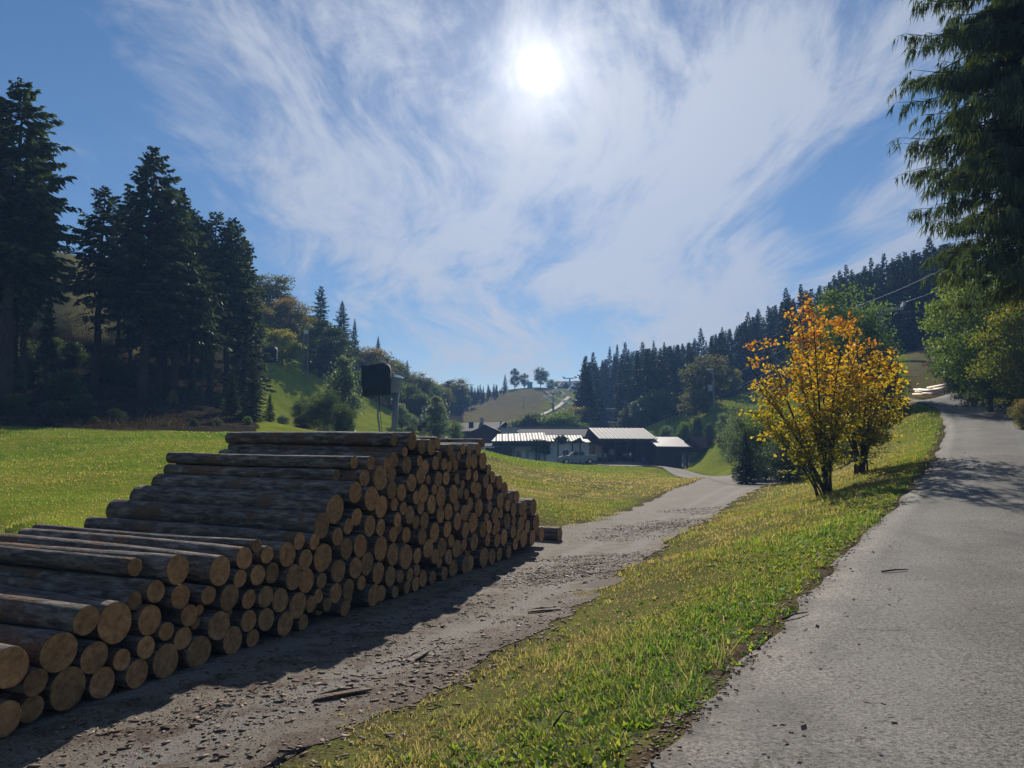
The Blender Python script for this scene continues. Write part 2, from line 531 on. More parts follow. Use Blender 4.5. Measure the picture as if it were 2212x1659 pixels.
c = t.mix(t.step(t.noise(oc, 26, 2, 0.5), 0.60, 0.68, 0.0, 0.75), c, (0.028, 0.025, 0.022))  # further dark specks, grain shadow put into the colour
vc = t.n("ShaderNodeTexVoronoi", feature='DISTANCE_TO_EDGE')
vc.inputs["Scale"].default_value = 0.55
t.l(t.vm('ADD', oc, t.vm('MULTIPLY', t.noise(oc, 1.6, 5, 0.6, out="Color"), (0.9, 0.9, 0.0))), vc.inputs["Vector"])
crk = t.m('MULTIPLY', t.step(vc.outputs["Distance"], 0.002, 0.007, 1.0, 0.0), t.step(t.noise(oc, 0.35, 3, 0.5), 0.60, 0.66))
c = t.mix(t.m('MULTIPLY', crk, 0.75), c, (0.018, 0.016, 0.014))
edg = t.m('ADD', t.step(cr_, 0.0, 0.06, 1.0, 0.0), t.step(cr_, 0.94, 1.0, 0.0, 1.0))
c = t.mix(t.m('MULTIPLY', edg, t.step(g4, 0.40, 0.60, 0.15, 0.85), clamp=True), c, (0.055, 0.045, 0.034))
h = t.m('SUBTRACT', t.m('ADD', g1, t.m('MULTIPLY', g5, 0.5)), t.m('MULTIPLY', crk, 0.8))
finish(t, principled(t, c, 0.85, bump(t, h, 1.0, 0.014), 0.18))
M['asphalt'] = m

# track of dirt and gravel; 'tint' = 0 bark-strewn near the pile, 1 clean gravel
m, t = mat("dirt_and_gravel")
oc = t.n("ShaderNodeTexCoord").outputs["Object"]
tn = t.n("ShaderNodeAttribute", attribute_name="tint").outputs["Fac"]
g1 = t.noise(oc, 38, 5, 0.7)
g2 = t.noise(oc, 2.2, 6, 0.65)
g3 = t.noise(oc, 0.45, 5, 0.6)
c = t.ramp(g1, [(0.28, (0.048, 0.036, 0.027)), (0.5, (0.170, 0.142, 0.112)), (0.78, (0.31, 0.272, 0.225))])
c = t.mix(1.0, c, t.ramp(g3, [(0.3, (0.80, 0.79, 0.77)), (0.7, (1.12, 1.10, 1.06))]), 'MULTIPLY')
cr_ = t.n("ShaderNodeAttribute", attribute_name="cross").outputs["Fac"]
wv_ = t.m('ADD', cr_, t.m('MULTIPLY', t.m('SUBTRACT', t.noise(oc, 0.25, 2, 0.5), 0.5), 0.10))
rut = t.m('ADD', t.step(t.m('ABSOLUTE', t.m('SUBTRACT', wv_, 0.52)), 0.02, 0.08, 1.0, 0.0), t.step(t.m('ABSOLUTE', t.m('SUBTRACT', wv_, 0.80)), 0.02, 0.08, 1.0, 0.0))
c = t.mix(t.m('MULTIPLY', rut, 0.45), c, t.ramp(g1, [(0.3, (0.15, 0.14, 0.125)), (0.7, (0.26, 0.245, 0.225))]))
side = t.step(cr_, 0.88, 1.0, 0.0, 0.14)
br = t.m('MULTIPLY', t.step(t.m('SUBTRACT', t.m('ADD', g2, side), t.m('MULTIPLY', rut, 0.05)), 0.47, 0.60), t.m('SUBTRACT', 1.0, t.m('MULTIPLY', tn, 0.75)), clamp=True)
c = t.mix(br, c, t.ramp(t.noise(oc, 30, 4, 0.75), [(0.32, (0.030, 0.021, 0.015)), (0.5, (0.10, 0.070, 0.050)), (0.72, (0.22, 0.165, 0.125))]))
h = t.m('SUBTRACT', t.m('ADD', g1, t.m('MULTIPLY', g2, 1.5)), t.m('MULTIPLY', rut, 0.5))
finish(t, principled(t, c, 0.92, bump(t, h, 0.7, 0.025), 0.15))
M['dirt'] = m

# the ground: vertex weights r = dry/brown meadow, g = forest litter, b = bare soil by the roads, a = mown lawn shade
m, t = mat("ground_cover")
oc = t.n("ShaderNodeTexCoord").outputs["Object"]
za = t.n("ShaderNodeAttribute", attribute_name="zone")
sp = t.n("ShaderNodeSeparateColor")
t.l(za.outputs["Color"], sp.inputs[0])
n1 = t.noise(oc, 0.33, 6, 0.62)
n2 = t.noise(oc, 3.0, 6, 0.65)
n3 = t.noise(oc, 22, 4, 0.7)
mx = t.m('ADD', t.m('MULTIPLY', n1, 0.5), t.m('ADD', t.m('MULTIPLY', n2, 0.35), t.m('MULTIPLY', n3, 0.15)))
green = t.ramp(mx, [(0.30, (0.080, 0.135, 0.014)), (0.46, (0.155, 0.205, 0.024)), (0.58, (0.245, 0.245, 0.040)), (0.70, (0.30, 0.225, 0.075))])
hay = t.ramp(mx, [(0.3, (0.115, 0.098, 0.044)), (0.55, (0.195, 0.160, 0.080)), (0.75, (0.27, 0.22, 0.125))])
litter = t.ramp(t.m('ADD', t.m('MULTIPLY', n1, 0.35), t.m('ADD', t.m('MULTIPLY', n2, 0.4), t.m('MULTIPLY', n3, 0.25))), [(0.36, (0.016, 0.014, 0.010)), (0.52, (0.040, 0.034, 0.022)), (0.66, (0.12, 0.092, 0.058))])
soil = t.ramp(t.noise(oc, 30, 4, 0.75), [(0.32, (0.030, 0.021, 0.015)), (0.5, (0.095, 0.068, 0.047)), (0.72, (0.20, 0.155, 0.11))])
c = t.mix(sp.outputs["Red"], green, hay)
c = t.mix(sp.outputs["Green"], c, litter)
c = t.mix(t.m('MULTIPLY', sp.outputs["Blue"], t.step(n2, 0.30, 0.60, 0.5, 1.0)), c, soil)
h = t.m('ADD', n3, t.m('MULTIPLY', n2, 1.2))
df = t.n("ShaderNodeBsdfDiffuse")
t.l(c, df.inputs["Color"])
t.l(bump(t, h, 0.7, 0.05), df.inputs["Normal"])
finish(t, df.outputs[0])
M['ground'] = m

# ------------------------------------------------------------------ lie of the land
# asphalt lane: left edge seen in the photograph, with the distance it lies at
LANE = [(1430, 1640, 4.15), (1530, 1530, 5.25), (1700, 1345, 7.6), (1860, 1170, 13.0), (1983, 1040, 21.0),
        (2033, 960, 31.0), (2036, 905, 42.0), (1985, 872, 57.0)]
lane_l = [at(*p) for p in LANE]
lane_l = [Vector((-4.6, -6, 0.55)), Vector((-1.3, 0.2, 0.58))] + lane_l + [Vector((31.5, 70, 8.4)), Vector((31.0, 84, 10.2))]


def offset_line(pts, wd):
    out = []
    for i, p in enumerate(pts):
        d = pts[min(i + 1, len(pts) - 1)] - pts[max(i - 1, 0)]
        d.z = 0
        d.normalize()
        out.append(p + Vector((d.y, -d.x, 0)) * wd)
    return out


lane_r = offset_line(lane_l, 4.0)

# track in the valley: right and left edge
track_r = [Vector((-3.6, 2.0, 0)), Vector((-2.3, 4.0, 0)), at(737, 1602, 6.07), at(1031, 1446, 8.2), at(1270, 1299, 12.2), at(1404, 1206, 17.7),
           at(1557, 1106, 30.5), at(1650, 1052, 46), at(1722, 1016, 62)]
track_l = [Vector((-14, 4.0, 0)), Vector((-9, 6.5, 0)), Vector((-7.0, 8.5, 0)), Vector((-4.6, 11.5, 0)), Vector((-1.9, 16.8, 0)), Vector((-0.1, 21.3, 0.0)),
           at(1330, 1112, 30), at(1452, 1060, 45), at(1525, 1034, 60)]

CP = []


def cpx(*rows):
    for r in rows:
        CP.append(tuple(at(*r)))


def cxyz(*rows):
    CP.extend(rows)


for a, b in zip(lane_l, lane_r):
    CP.append(tuple(a))
    CP.append(tuple(b))
for a in track_r:
    CP.append(tuple(a))
for a in track_l:
    CP.append(tuple(a))
cxyz((-3, 8, 0), (0, 13, 0), (2, 18, 0), (-6, 5, 0), (-1.5, 4.2, .12), (0.2, 6.2, .28), (1.5, 9.5, .33), (3.4, 14, .55), (-1.4, 1.8, .4),
     (-6, 13, .06), (-8, 10.5, .06), (-3.4, 17, .06), (-1.5, 21, .06), (-9.5, 14, .75), (-6, 18, .6), (-3, 23, .5), (-11, 10, .55), (-13, 7, .5), (-14, 2, .3))
# meadow on the left with its crest
cpx((0, 1165, 14), (0, 1050, 22), (0, 985, 30), (0, 928, 37), (-300, 930, 34), (-300, 1080, 18), (250, 1005, 26), (250, 936, 38), (500, 937, 42), (500, 1000, 28),
    (640, 938, 47), (780, 944, 54), (760, 1005, 34), (960, 955, 64), (960, 1010, 42), (1060, 978, 72), (1200, 999, 88), (1200, 1075, 36), (1210, 1130, 26),
    (1300, 1050, 50), (1150, 1032, 48), (1150, 1080, 30), (1300, 1020, 78))
# yard and buildings
cpx((1430, 1009, 92), (1340, 1005, 104), (1270, 997, 116), (1400, 998, 114), (1480, 993, 117), (1250, 1003, 106), (1600, 1023, 72), (1500, 1015, 92),
    (1560, 978, 96), (1510, 1000, 102), (1590, 1000, 88), (1120, 1000, 112), (1060, 985, 122))
# bank below the lane, where the maple grows
cpx((1780, 1068, 27), (1858, 1018, 29.5), (1905, 990, 33), (1970, 900, 45), (1700, 1100, 22), (1660, 1110, 26), (1760, 1040, 40), (1850, 985, 48), (1900, 930, 56))
# wood edge and hill on the left
cpx((330, 897, 52), (60, 885, 47), (560, 905, 60), (700, 932, 62), (0, 840, 55), (-300, 820, 50), (150, 650, 78), (150, 560, 95), (330, 780, 70), (300, 660, 95),
    (450, 800, 76), (590, 798, 95), (-400, 560, 80), (700, 852, 100), (830, 903, 108), (960, 944, 118), (640, 930, 76), (780, 938, 82), (900, 948, 92), (620, 745, 122),
    (740, 800, 138), (830, 835, 155), (900, 872, 155), (700, 700, 165), (560, 700, 125), (800, 775, 200), (960, 885, 205), (1000, 905, 190), (880, 820, 230))
# ski slope, right hand hill
cpx((1060, 930, 175), (980, 918, 170), (1000, 884, 230), (1080, 882, 250), (1150, 837, 330), (1100, 842, 320), (1030, 850, 320), (1225, 838, 330), (1250, 884, 250), (1200, 927, 180),
    (1150, 880, 420), (1150, 935, 520),
    (1290, 932, 175), (1400, 922, 175), (1350, 862, 230), (1450, 850, 222), (1600, 800, 190), (1400, 838, 290), (1300, 860, 285), (1500, 818, 260), (1600, 812, 212),
    (1730, 778, 182), (1850, 768, 162), (1980, 742, 142), (1620, 848, 140), (1550, 872, 135), (1430, 917, 136), (1500, 952, 120), (1590, 930, 104), (1700, 900, 100),
    (1750, 855, 120), (1850, 805, 110), (1940, 770, 97), (1990, 778, 86), (2050, 805, 76), (2100, 832, 62), (2015, 860, 67), (2300, 850, 47), (2300, 760, 80), (2150, 700, 120), (1500, 850, 400), (1900, 800, 300))
cxyz((17, 10, 1.1), (12, 4, .7), (24, 20, 2.6), (36, 34, 6), (46, 50, 10), (0, -6, .4), (-12, -6, .2), (10, -10, .5), (0, -40, 0), (-40, -20, 2), (40, -30, 4), (-45, 10, 6),
     (70, 20, 12), (-90, 50, 34), (150, 100, 45), (-170, 130, 70), (-250, 300, 85), (260, 280, 70), (-250, 0, 50), (250, 0, 50), (0, -250, 5), (0, 480, 33), (-350, 350, 85), (350, 350, 75))
CP = np.array(CP)


def _warp(xy):
    r = np.hypot(xy[:, 0], xy[:, 1]) + 1e-6
    f = np.log1p(r / 6.0) / r
    return xy * f[:, None]


def _ker(A, B):
    d2 = ((A[:, None, :] - B[None, :, :]) ** 2).sum(-1)
    return np.sqrt(d2 + 0.05 ** 2)


_cw = _warp(CP[:, :2])
_ce = CP[:, 2] / (np.hypot(CP[:, 0], CP[:, 1]) + 8.0)
_n = len(CP)
_A = np.zeros((_n + 3, _n + 3))
_A[:_n, :_n] = -_ker(_cw, _cw) - np.eye(_n) * 0.002 * -1 * -1
_A[:_n, _n] = 1
_A[:_n, _n + 1:] = _cw
_A[_n, :_n] = 1
_A[_n + 1:, :_n] = _cw.T
_sol = np.linalg.lstsq(_A, np.concatenate([_ce, [0, 0, 0]]), rcond=None)[0]


def HH(xy):
    xy = np.asarray(xy, dtype=float).reshape(-1, 2)
    out = np.empty(len(xy))
    for i in range(0, len(xy), 20000):
        q = xy[i:i + 20000]
        wq = _warp(q)
        e = -_ker(wq, _cw) @ _sol[:_n] + _sol[_n] + wq @ _sol[_n + 1:]
        out[i:i + 20000] = e * (np.hypot(q[:, 0], q[:, 1]) + 8.0)
    return out


def H(x, y):
    return float(HH([(x, y)])[0])


def spline(pts, n):
    """even samples along a smooth line through the points"""
    p = np.array([tuple(q) for q in pts])
    d = np.concatenate([[0], np.cumsum(np.linalg.norm(np.diff(p, axis=0), axis=1) ** 0.5)])
    tt = np.linspace(0, d[-1], n)
    out = np.zeros((n, 3))
    k = np.clip(np.searchsorted(d, tt, side='right') - 1, 0, len(p) - 2)
    for i, (t_, j) in enumerate(zip(tt, k)):
        p0, p1, p2, p3 = p[max(j - 1, 0)], p[j], p[j + 1], p[min(j + 2, len(p) - 1)]
        h = d[j + 1] - d[j]
        u = (t_ - d[j]) / h
        m1 = (p2 - p0) / (d[j + 1] - d[max(j - 1, 0)]) * h
        m2 = (p3 - p1) / (d[min(j + 2, len(p) - 1)] - d[j]) * h
        out[i] = (2 * u**3 - 3 * u**2 + 1) * p1 + (u**3 - 2 * u**2 + u) * m1 + (-2 * u**3 + 3 * u**2) * p2 + (u**3 - u**2) * m2
    return out


def sines(xy, seed, f0, oct=4):
    rg = np.random.default_rng(seed)
    v = np.zeros(len(xy))
    a, f = 1.0, f0
    for _ in range(oct):
        for _k in range(3):
            th = rg.uniform(0, 2 * math.pi)
            v += a / 3 * np.sin((xy[:, 0] * math.cos(th) + xy[:, 1] * math.sin(th)) * f + rg.uniform(0, 6.28))
        a *= 0.55
        f *= 2.1
    return v


def strip_dist(xy, L, Rr):
    """signed distance (negative inside) to a ribbon given by its sampled edges, approximately"""
    poly = np.concatenate([L[:, :2], Rr[::-1, :2]])
    x, y = xy[:, 0], xy[:, 1]
    inside = np.zeros(len(xy), bool)
    dmin = np.full(len(xy), 1e9)
    n = len(poly)
    for i in range(n):
        a, b = poly[i], poly[(i + 1) % n]
        cond = ((a[1] > y) != (b[1] > y))
        with np.errstate(divide='ignore', invalid='ignore'):
            xi = (b[0] - a[0]) * (y - a[1]) / (b[1] - a[1] if b[1] != a[1] else 1e-12) + a[0]
        inside ^= cond & (x < xi)
        ab = b - a
        t_ = np.clip(((xy - a) @ ab) / max(ab @ ab, 1e-12), 0, 1)
        dmin = np.minimum(dmin, np.hypot(*(xy - a - t_[:, None] * ab).T))
    return np.where(inside, -dmin, dmin)


laneL, laneR = spline(lane_l, 60), spline(lane_r, 60)
trackL, trackR = spline(track_l, 60), spline(track_r, 60)
# gravel yard before the sheds, joined to the end of the track
yard_poly = [at(1722, 1016, 62), at(1650, 1052, 46), at(1525, 1034, 60), at(1470, 1016, 82), at(1340, 1006, 103), at(1270, 1004, 107), at(1205, 1002, 110), at(1215, 990, 126),
             at(1300, 990, 126), at(1420, 990, 124), at(1490, 993, 117), at(1478, 998, 109), at(1440, 1002, 103), at(1478, 1012, 91), at(1550, 1021, 78), at(1630, 1022, 68)]
yp = np.array([tuple(p) for p in yard_poly])


def poly_dist(xy, P):
    n = len(P)
    h = n // 2
    return strip_dist(xy, P[:h], P[h:][::-1])


# ---- ground sheet: a fan of cells that grow with distance
def ring_angles():
    a = np.concatenate([np.linspace(-180, -55, 60, endpoint=False), np.linspace(-55, 55, 620, endpoint=False), np.linspace(55, 180, 60, endpoint=False)])
    return np.radians(a)


ang = ring_angles()
rad = 0.6 * (470 / 0.6) ** np.linspace(0, 1, 270)
gx = np.outer(rad, np.sin(ang))
gy = np.outer(rad, np.cos(ang))
XY = np.stack([gx.ravel(), gy.ravel()], 1)
Z = HH(XY)
d_lane = strip_dist(XY, laneL, laneR)
d_track = strip_dist(XY, trackL, trackR)
d_yard = poly_dist(XY, yp)
d_road = np.minimum(np.minimum(d_lane, d_track), d_yard)
rr_ = np.hypot(XY[:, 0], XY[:, 1])


def smooth(v, a, b):
    u = np.clip((v - a) / (b - a), 0, 1)
    return u * u * (3 - 2 * u)


def lumps(xy, d):
    r_ = np.hypot(xy[:, 0], xy[:, 1])
    return (sines(xy, 3, 1.3, 4) * 0.035 + sines(xy, 5, 0.25, 3) * 0.05 * smooth(r_, 10, 60)) * smooth(d, 0.0, 1.6)


Z = Z + lumps(XY, d_road)
Z -= 0.10 * smooth(-d_lane, 0.02, 0.5)
Z -= 0.03 * smooth(-np.minimum(d_track, d_yard), 0.3, 0.9)
px_ = 1106 + FPX * XY[:, 0] / np.maximum(XY[:, 1], 0.1)   # bearing, used to tell the slopes of the valley apart


def bearing_x(p, y):
    return (p - 1106) / FPX * y


x_, y_ = XY[:, 0], XY[:, 1]
nz = sines(XY, 11, 0.12, 4)
# litter under the wood on the left (beyond the meadow crest), up to the mown ski meadow
crest_y = np.interp(px_, [-600, 0, 250, 500, 640, 780, 960], [33, 38.2, 39.3, 43, 48, 56, 66])
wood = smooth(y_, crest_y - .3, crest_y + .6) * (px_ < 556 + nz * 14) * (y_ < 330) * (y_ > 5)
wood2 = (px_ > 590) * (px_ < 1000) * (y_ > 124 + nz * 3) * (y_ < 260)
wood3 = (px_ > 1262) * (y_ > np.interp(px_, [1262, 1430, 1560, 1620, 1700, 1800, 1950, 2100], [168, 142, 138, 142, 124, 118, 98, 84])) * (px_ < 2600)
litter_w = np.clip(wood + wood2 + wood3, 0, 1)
hay_w = ((px_ > 955) * (px_ < 1262) * (y_ > 150)).astype(float)
hay_w = hay_w * np.clip(0.95 + 0.10 * nz, 0, 1)
hay_w = np.where((px_ > 1130 + (y_ - 180) * 0.55) & (px_ < 1262) & (y_ > 150), hay_w * 0.35, hay_w)
hay_w = np.where((px_ > 0) & (px_ < 330) & (y_ > 66), 0.85, hay_w)
litter_w = np.where((px_ > 20) & (px_ < 300) & (y_ > 70), 0.15, litter_w)
hay_w = np.where((px_ > 1965) & (px_ < 2110) & (y_ > 62) & (y_ < 100), 0.9, hay_w)
verge = (x_ > -4) * (y_ < 60) * smooth(d_track, 0, 0.6) * (px_ > 700)
hay_w = np.maximum(hay_w, verge * np.clip(0.55 - 0.45 * smooth(3.2 - d_lane, 0, 2.2) + 0.25 * nz, 0, 0.8) * (d_lane > 0))
strip = (np.abs(px_ - 1330) < 190) * (y_ > 22) * (y_ < 70) * smooth(2.5 - d_track, 0, 2.0) * (x_ < 14)
hay_w = np.maximum(hay_w, strip * 0.55)
soil_w = np.maximum(smooth(0.52 + nz * .10 - d_lane, 0, 0.25) * (px_ > 500) * (y_ < 40), smooth(0.9 + nz * .35 - np.minimum(d_track, d_yard), 0, 0.9) * 0.85)
soil_w = np.maximum(soil_w, verge * (y_ < 26) * np.clip(.72 + .25 * nz, .4, 1))
ditch = spline([at(1200, 1082, 34), at(1300, 1052, 49), at(1395, 1033, 66), at(1440, 1024, 78)], 30)
dd = np.min(np.hypot(XY[:, None, 0] - ditch[None, :, 0], XY[:, None, 1] - ditch[None, :, 1]), axis=1)
soil_w = np.maximum(soil_w, smooth(0.55 - dd, 0, 0.3) * 0.9)
Z -= 0.12 * smooth(0.6 - dd, 0, 0.5)
na = len(ang)
ii, jj = np.meshgrid(np.arange(len(rad) - 1), np.arange(na), indexing='ij')
j2 = (jj + 1) % na
F = np.stack([ii * na + jj, (ii + 1) * na + jj, (ii + 1) * na + j2, ii * na + j2], -1).reshape(-1, 4)[:, ::-1]
V = np.column_stack([XY, Z])
# close the middle of the fan
V = np.vstack([V, [[0, 0, H(0, 0) - 0.1]]])
zone = np.column_stack([hay_w, litter_w, np.clip(soil_w, 0, 1), np.ones(len(XY))])
zone = np.vstack([zone, [[0, 0, 0, 1]]])
Fc = np.stack([np.full(na, len(V) - 1), np.arange(na), (np.arange(na) + 1) % na, (np.arange(na) + 1) % na], 1)
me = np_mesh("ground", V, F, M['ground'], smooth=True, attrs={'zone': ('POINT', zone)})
tag(link("ground", me), "rolling grass ground of the valley with wooded slopes on both sides", None, kind='structure')


def ground_at(xy):
    """height of the visible soil, lumps included"""
    xy = np.asarray(xy, float).reshape(-1, 2)
    dl = strip_dist(xy, laneL, laneR)
    dt = np.minimum(strip_dist(xy, trackL, trackR), poly_dist(xy, yp))
    return HH(xy) + lumps(xy, np.minimum(dl, dt)), dl, dt


def ribbon(name, L, Rr, n_al, n_ac, lift, material, label, wob=0.0, skirt=0.0, tint=None):
    a, b = spline(L, n_al), spline(Rr, n_al)
    rows = np.linspace(0, 1, n_ac)
    pts = a[:, None, :] * (1 - rows)[None, :, None] + b[:, None, :] * rows[None, :, None]
    if wob:
        for side in (0, -1):
            q = pts[:, side, :2]
            pts[:, side, :2] += (np.stack([sines(q, 21 + side, 2.3, 5), sines(q, 31 + side, 2.3, 5)], 1)) * wob
    xy = pts[:, :, :2].reshape(-1, 2)
    z = HH(xy) + lift + 0.0006 * np.hypot(xy[:, 0], xy[:, 1])
    V = np.column_stack([xy, z])
    i, j = np.meshgrid(np.arange(n_al - 1), np.arange(n_ac - 1), indexing='ij')
    F = np.stack([i * n_ac + j, i * n_ac + j + 1, (i + 1) * n_ac + j + 1, (i + 1) * n_ac + j], -1).reshape(-1, 4)
    if skirt:
        base = len(V)
        for c, fl in ((0, False), (n_ac - 1, True)):
            b0 = len(V)
            ev = V.reshape(-1, 3)[np.arange(n_al) * n_ac + c].copy()
            ev[:, 2] -= skirt
            V = np.vstack([V, ev])
            k = np.arange(n_al - 1)
            q = np.stack([k * n_ac + c, (k + 1) * n_ac + c, b0 + k + 1, b0 + k], 1)
            F = np.vstack([F, q[:, ::-1] if fl else q])
    cross = np.tile(rows, n_al)
    cross = np.concatenate([cross, np.repeat([0.0, 1.0], n_al)[:len(V) - len(cross)]])
    at_ = {'cross': ('POINT', cross)}
    if tint:
        at_['tint'] = ('POINT', tint(V))
    me = np_mesh(name, V, F, material, smooth=True, attrs=at_)
    return tag(link(name, me), label, None, kind='structure')


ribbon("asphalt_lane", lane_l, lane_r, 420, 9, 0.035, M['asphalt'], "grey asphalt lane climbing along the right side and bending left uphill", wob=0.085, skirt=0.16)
ribbon("forest_track", track_l, track_r, 300, 40, 0.004, M['dirt'], "grey dirt and gravel track beside the log pile", wob=0.22,
       tint=lambda V: smooth(np.hypot(V[:, 0], V[:, 1]), 16, 30))
# yard as a fan of triangles round its middle, refined
yb = spline(list(yard_poly) + [yard_poly[0]], 120)[:-1]
cy = yb.mean(0)
lv = np.linspace(0, 1, 14)
pts = (cy[None, None, :] * (1 - lv)[None, :, None] + yb[:, None, :] * lv[None, :, None])[:, :, :2].reshape(-1, 2)
z = HH(pts) + 0.02 + 0.0006 * np.hypot(pts[:, 0], pts[:, 1])
i, j = np.meshgrid(np.arange(len(yb)), np.arange(13), indexing='ij')
i2 = (i + 1) % len(yb)
F = np.stack([i * 14 + j, i * 14 + j + 1, i2 * 14 + j + 1, i2 * 14 + j], -1).reshape(-1, 4)
me = np_mesh("gravel_yard", np.column_stack([pts, z]), F, M['dirt'], smooth=True, attrs={'tint': ('POINT', np.ones(len(pts))), 'cross': ('POINT', np.full(len(pts), .3))})
tag(link("gravel_yard", me), "grey gravel yard in front of the open sheds", None, kind='structure')

# ------------------------------------------------------------------ grass, litter and small stuff
rng = np.random.default_rng(7)


def blades(xy, z, hgt, wid, lean, rg):
    """tapering grass blades, each of three triangles with a bend"""
    n = len(xy)
    th = rg.uniform(0, 2 * math.pi, n)
    ax = np.stack([np.cos(th), np.sin(th), np.zeros(n)], 1)
    le = rg.uniform(0, 2 * math.pi, n)
    ln = np.stack([np.cos(le), np.sin(le), np.zeros(n)], 1) * (lean * rg.uniform(0.2, 1.4, n) * hgt)[:, None]
    b = np.column_stack([xy, z - 0.012])
    up = np.zeros((n, 3))
    up[:, 2] = hgt
    wv = ax * (wid * 0.5)[:, None]
    v0, v1 = b - wv, b + wv
    mid = b + up * 0.55 + ln * 0.30
    v2, v3 = mid + wv * 0.75, mid - wv * 0.75
    tip = b + up * (0.97 - 0.3 * lean) + ln
    V = np.stack([v0, v1, v2, v3, tip], 1).reshape(-1, 3)
    k = np.arange(n)[:, None] * 5
    F = np.concatenate([k + [0, 1, 2], k + [0, 2, 3], k + [3, 2, 4]], 1).reshape(-1, 3)
    return V, F


def tufted(n, xr, yr, rg, clump=0.6, spread=0.06):
    nc = max(1, n // 14)
    c = np.stack([rg.uniform(*xr, nc), rg.uniform(*yr, nc)], 1)
    k = rg.integers(0, nc, int(n * clump))
    a = c[k] + rg.normal(0, spread, (len(k), 2))
    b = np.stack([rg.uniform(*xr, n - len(k)), rg.uniform(*yr, n - len(k))], 1)
    return np.vstack([a, b])


GV, GF, GT = [], [], []


def add_grass(xy, keep_fn, hr, wr, lean, tint_fn, rg):
    z, dl, dt = ground_at(xy)
    k = keep_fn(xy, dl, dt)
    xy, z, dl, dt = xy[k], z[k], dl[k], dt[k]
    if not len(xy):
        return
    patch = sines(xy, 51, 0.9, 4)
    hs_ = rg.uniform(*hr, len(xy)) * np.clip(1 + 0.60 * patch, 0.30, 2.0)
    V, F = blades(xy, z, hs_, rg.uniform(*wr, len(xy)), lean, rg)
    off = sum(len(v) for v in GV)
    GV.append(V)
    GF.append(F + off)
    tt = np.clip(tint_fn(xy, dl, patch) + rg.normal(0, 0.17, len(xy)), 0, 1)
    tt = np.where(rg.uniform(0, 1, len(xy)) < .12, rg.uniform(0, .15, len(xy)), tt)
    GT.append(np.repeat(tt, 3))


def keep_verge(xy, dl, dt):
    p = 1106 + FPX * xy[:, 0] / np.maximum(xy[:, 1], 0.1)
    edge = sines(xy, 61, 2.2, 4)
    r_ = rng.uniform(0, 1, len(xy))
    ok = (dl > 0.20 + 0.24 * edge) & (dt > -0.10 + 0.38 * edge)
    ok &= r_ < np.clip(0.42 + 0.30 * smooth(2.6 - dl, 0, 1.6) + 0.50 * sines(xy, 71, 2.6, 4), 0.12, 1.0)
    return ok & (p > 250) & (p < 2350)


def tint_verge(xy, dl, patch):
    return np.clip(0.29 + 0.44 * smooth(2.2 - dl + .5 * sines(xy, 55, .6, 3), 0, 1.7) + 0.30 * patch, 0, 1)


add_grass(tufted(70000, (-3.2, 3.2), (2.4, 7.0), rng, 0.7, 0.045), keep_verge, (0.02, 0.10), (0.004, 0.009), 1.1, tint_verge, rng)
add_grass(tufted(60000, (-1.2, 7.5), (7.0, 14.0), rng, 0.7, 0.07), keep_verge, (0.025, 0.11), (0.007, 0.013), 1.1, tint_verge, rng)
add_grass(tufted(60000, (1.5, 18.0), (14.0, 32.0), rng, 0.7, 0.10), keep_verge, (0.05, 0.14), (0.014, 0.026), 0.8, tint_verge, rng)
add_grass(tufted(26000, (9.0, 30.0), (32.0, 62.0), rng, 0.7, 0.15), keep_verge, (0.07, 0.16), (0.03, 0.05), 0.8, tint_verge, rng)
# longer dead stalks and rank tufts standing out of the mown verge
for nn_, yr_, xr_, hr_, wr_, tf_ in [(5200, (2.6, 9.0), (-2.4, 4.2), (0.10, 0.24), (0.003, 0.006), lambda xy, dl, p: np.full(len(xy), .10)),
                                     (9000, (2.6, 12.0), (-2.4, 6.0), (0.08, 0.17), (0.005, 0.010), lambda xy, dl, p: np.clip(.75 + .3 * p, .4, 1)),
                                     (9000, (10, 30), (1.0, 17.0), (0.10, 0.22), (0.010, 0.018), lambda xy, dl, p: np.clip(.35 + .5 * p, .05, 1))]:
    add_grass(tufted(nn_, xr_, yr_, rng, .92, .05), lambda xy, dl, dt: (dl > .22) & (dt > .3) & (dl < 6) & (xy[:, 0] < np.interp(xy[:, 1], laneL[:, 1], laneL[:, 0])) & (sines(xy, 171, 1.9, 4) > -.05), hr_, wr_, 1.0, tf_, rng)
# grass strip on the far side of the lane
add_grass(tufted(22000, (15.0, 36.0), (18.0, 60.0), rng, 0.7, 0.12),
          lambda xy, dl, dt: (dl > 0.12) & (dl < 5) & (dt > 1) & (xy[:, 0] > np.interp(xy[:, 1], laneL[:, 1], laneL[:, 0])),
          (0.07, 0.20), (0.025, 0.05), 0.8, lambda xy, dl, p: np.clip(0.8 + 0.2 * p, 0, 1), rng)


def keep_meadow(xy, dl, dt):
    p = 1106 + FPX * xy[:, 0] / np.maximum(xy[:, 1], 0.1)
    cr = np.interp(p, [-600, 0, 250, 500, 640, 780, 960, 1060, 1200, 1340], [34, 38, 39, 43, 48, 56, 66, 74, 92, 108])
    behind = xy[:, 0] < np.interp(xy[:, 1], [4, 8.5, 11.5, 16.5, 20.5, 30, 60], [-16, -11.0, -8.2, -4.8, -0.5, 3.6, 15])
    dq = np.min(np.hypot(xy[:, None, 0] - ditch[None, :, 0], xy[:, None, 1] - ditch[None, :, 1]), axis=1)
    return behind & (dq > .45) & (xy[:, 1] < cr) & (dt > 0.3) & (p > -250) & (p < 1620)


def tint_meadow(xy, dl, patch):
    big = sines(xy, 81, 0.22, 3)
    return np.clip(0.60 + 0.35 * patch + 0.60 * big, 0.0, 1)


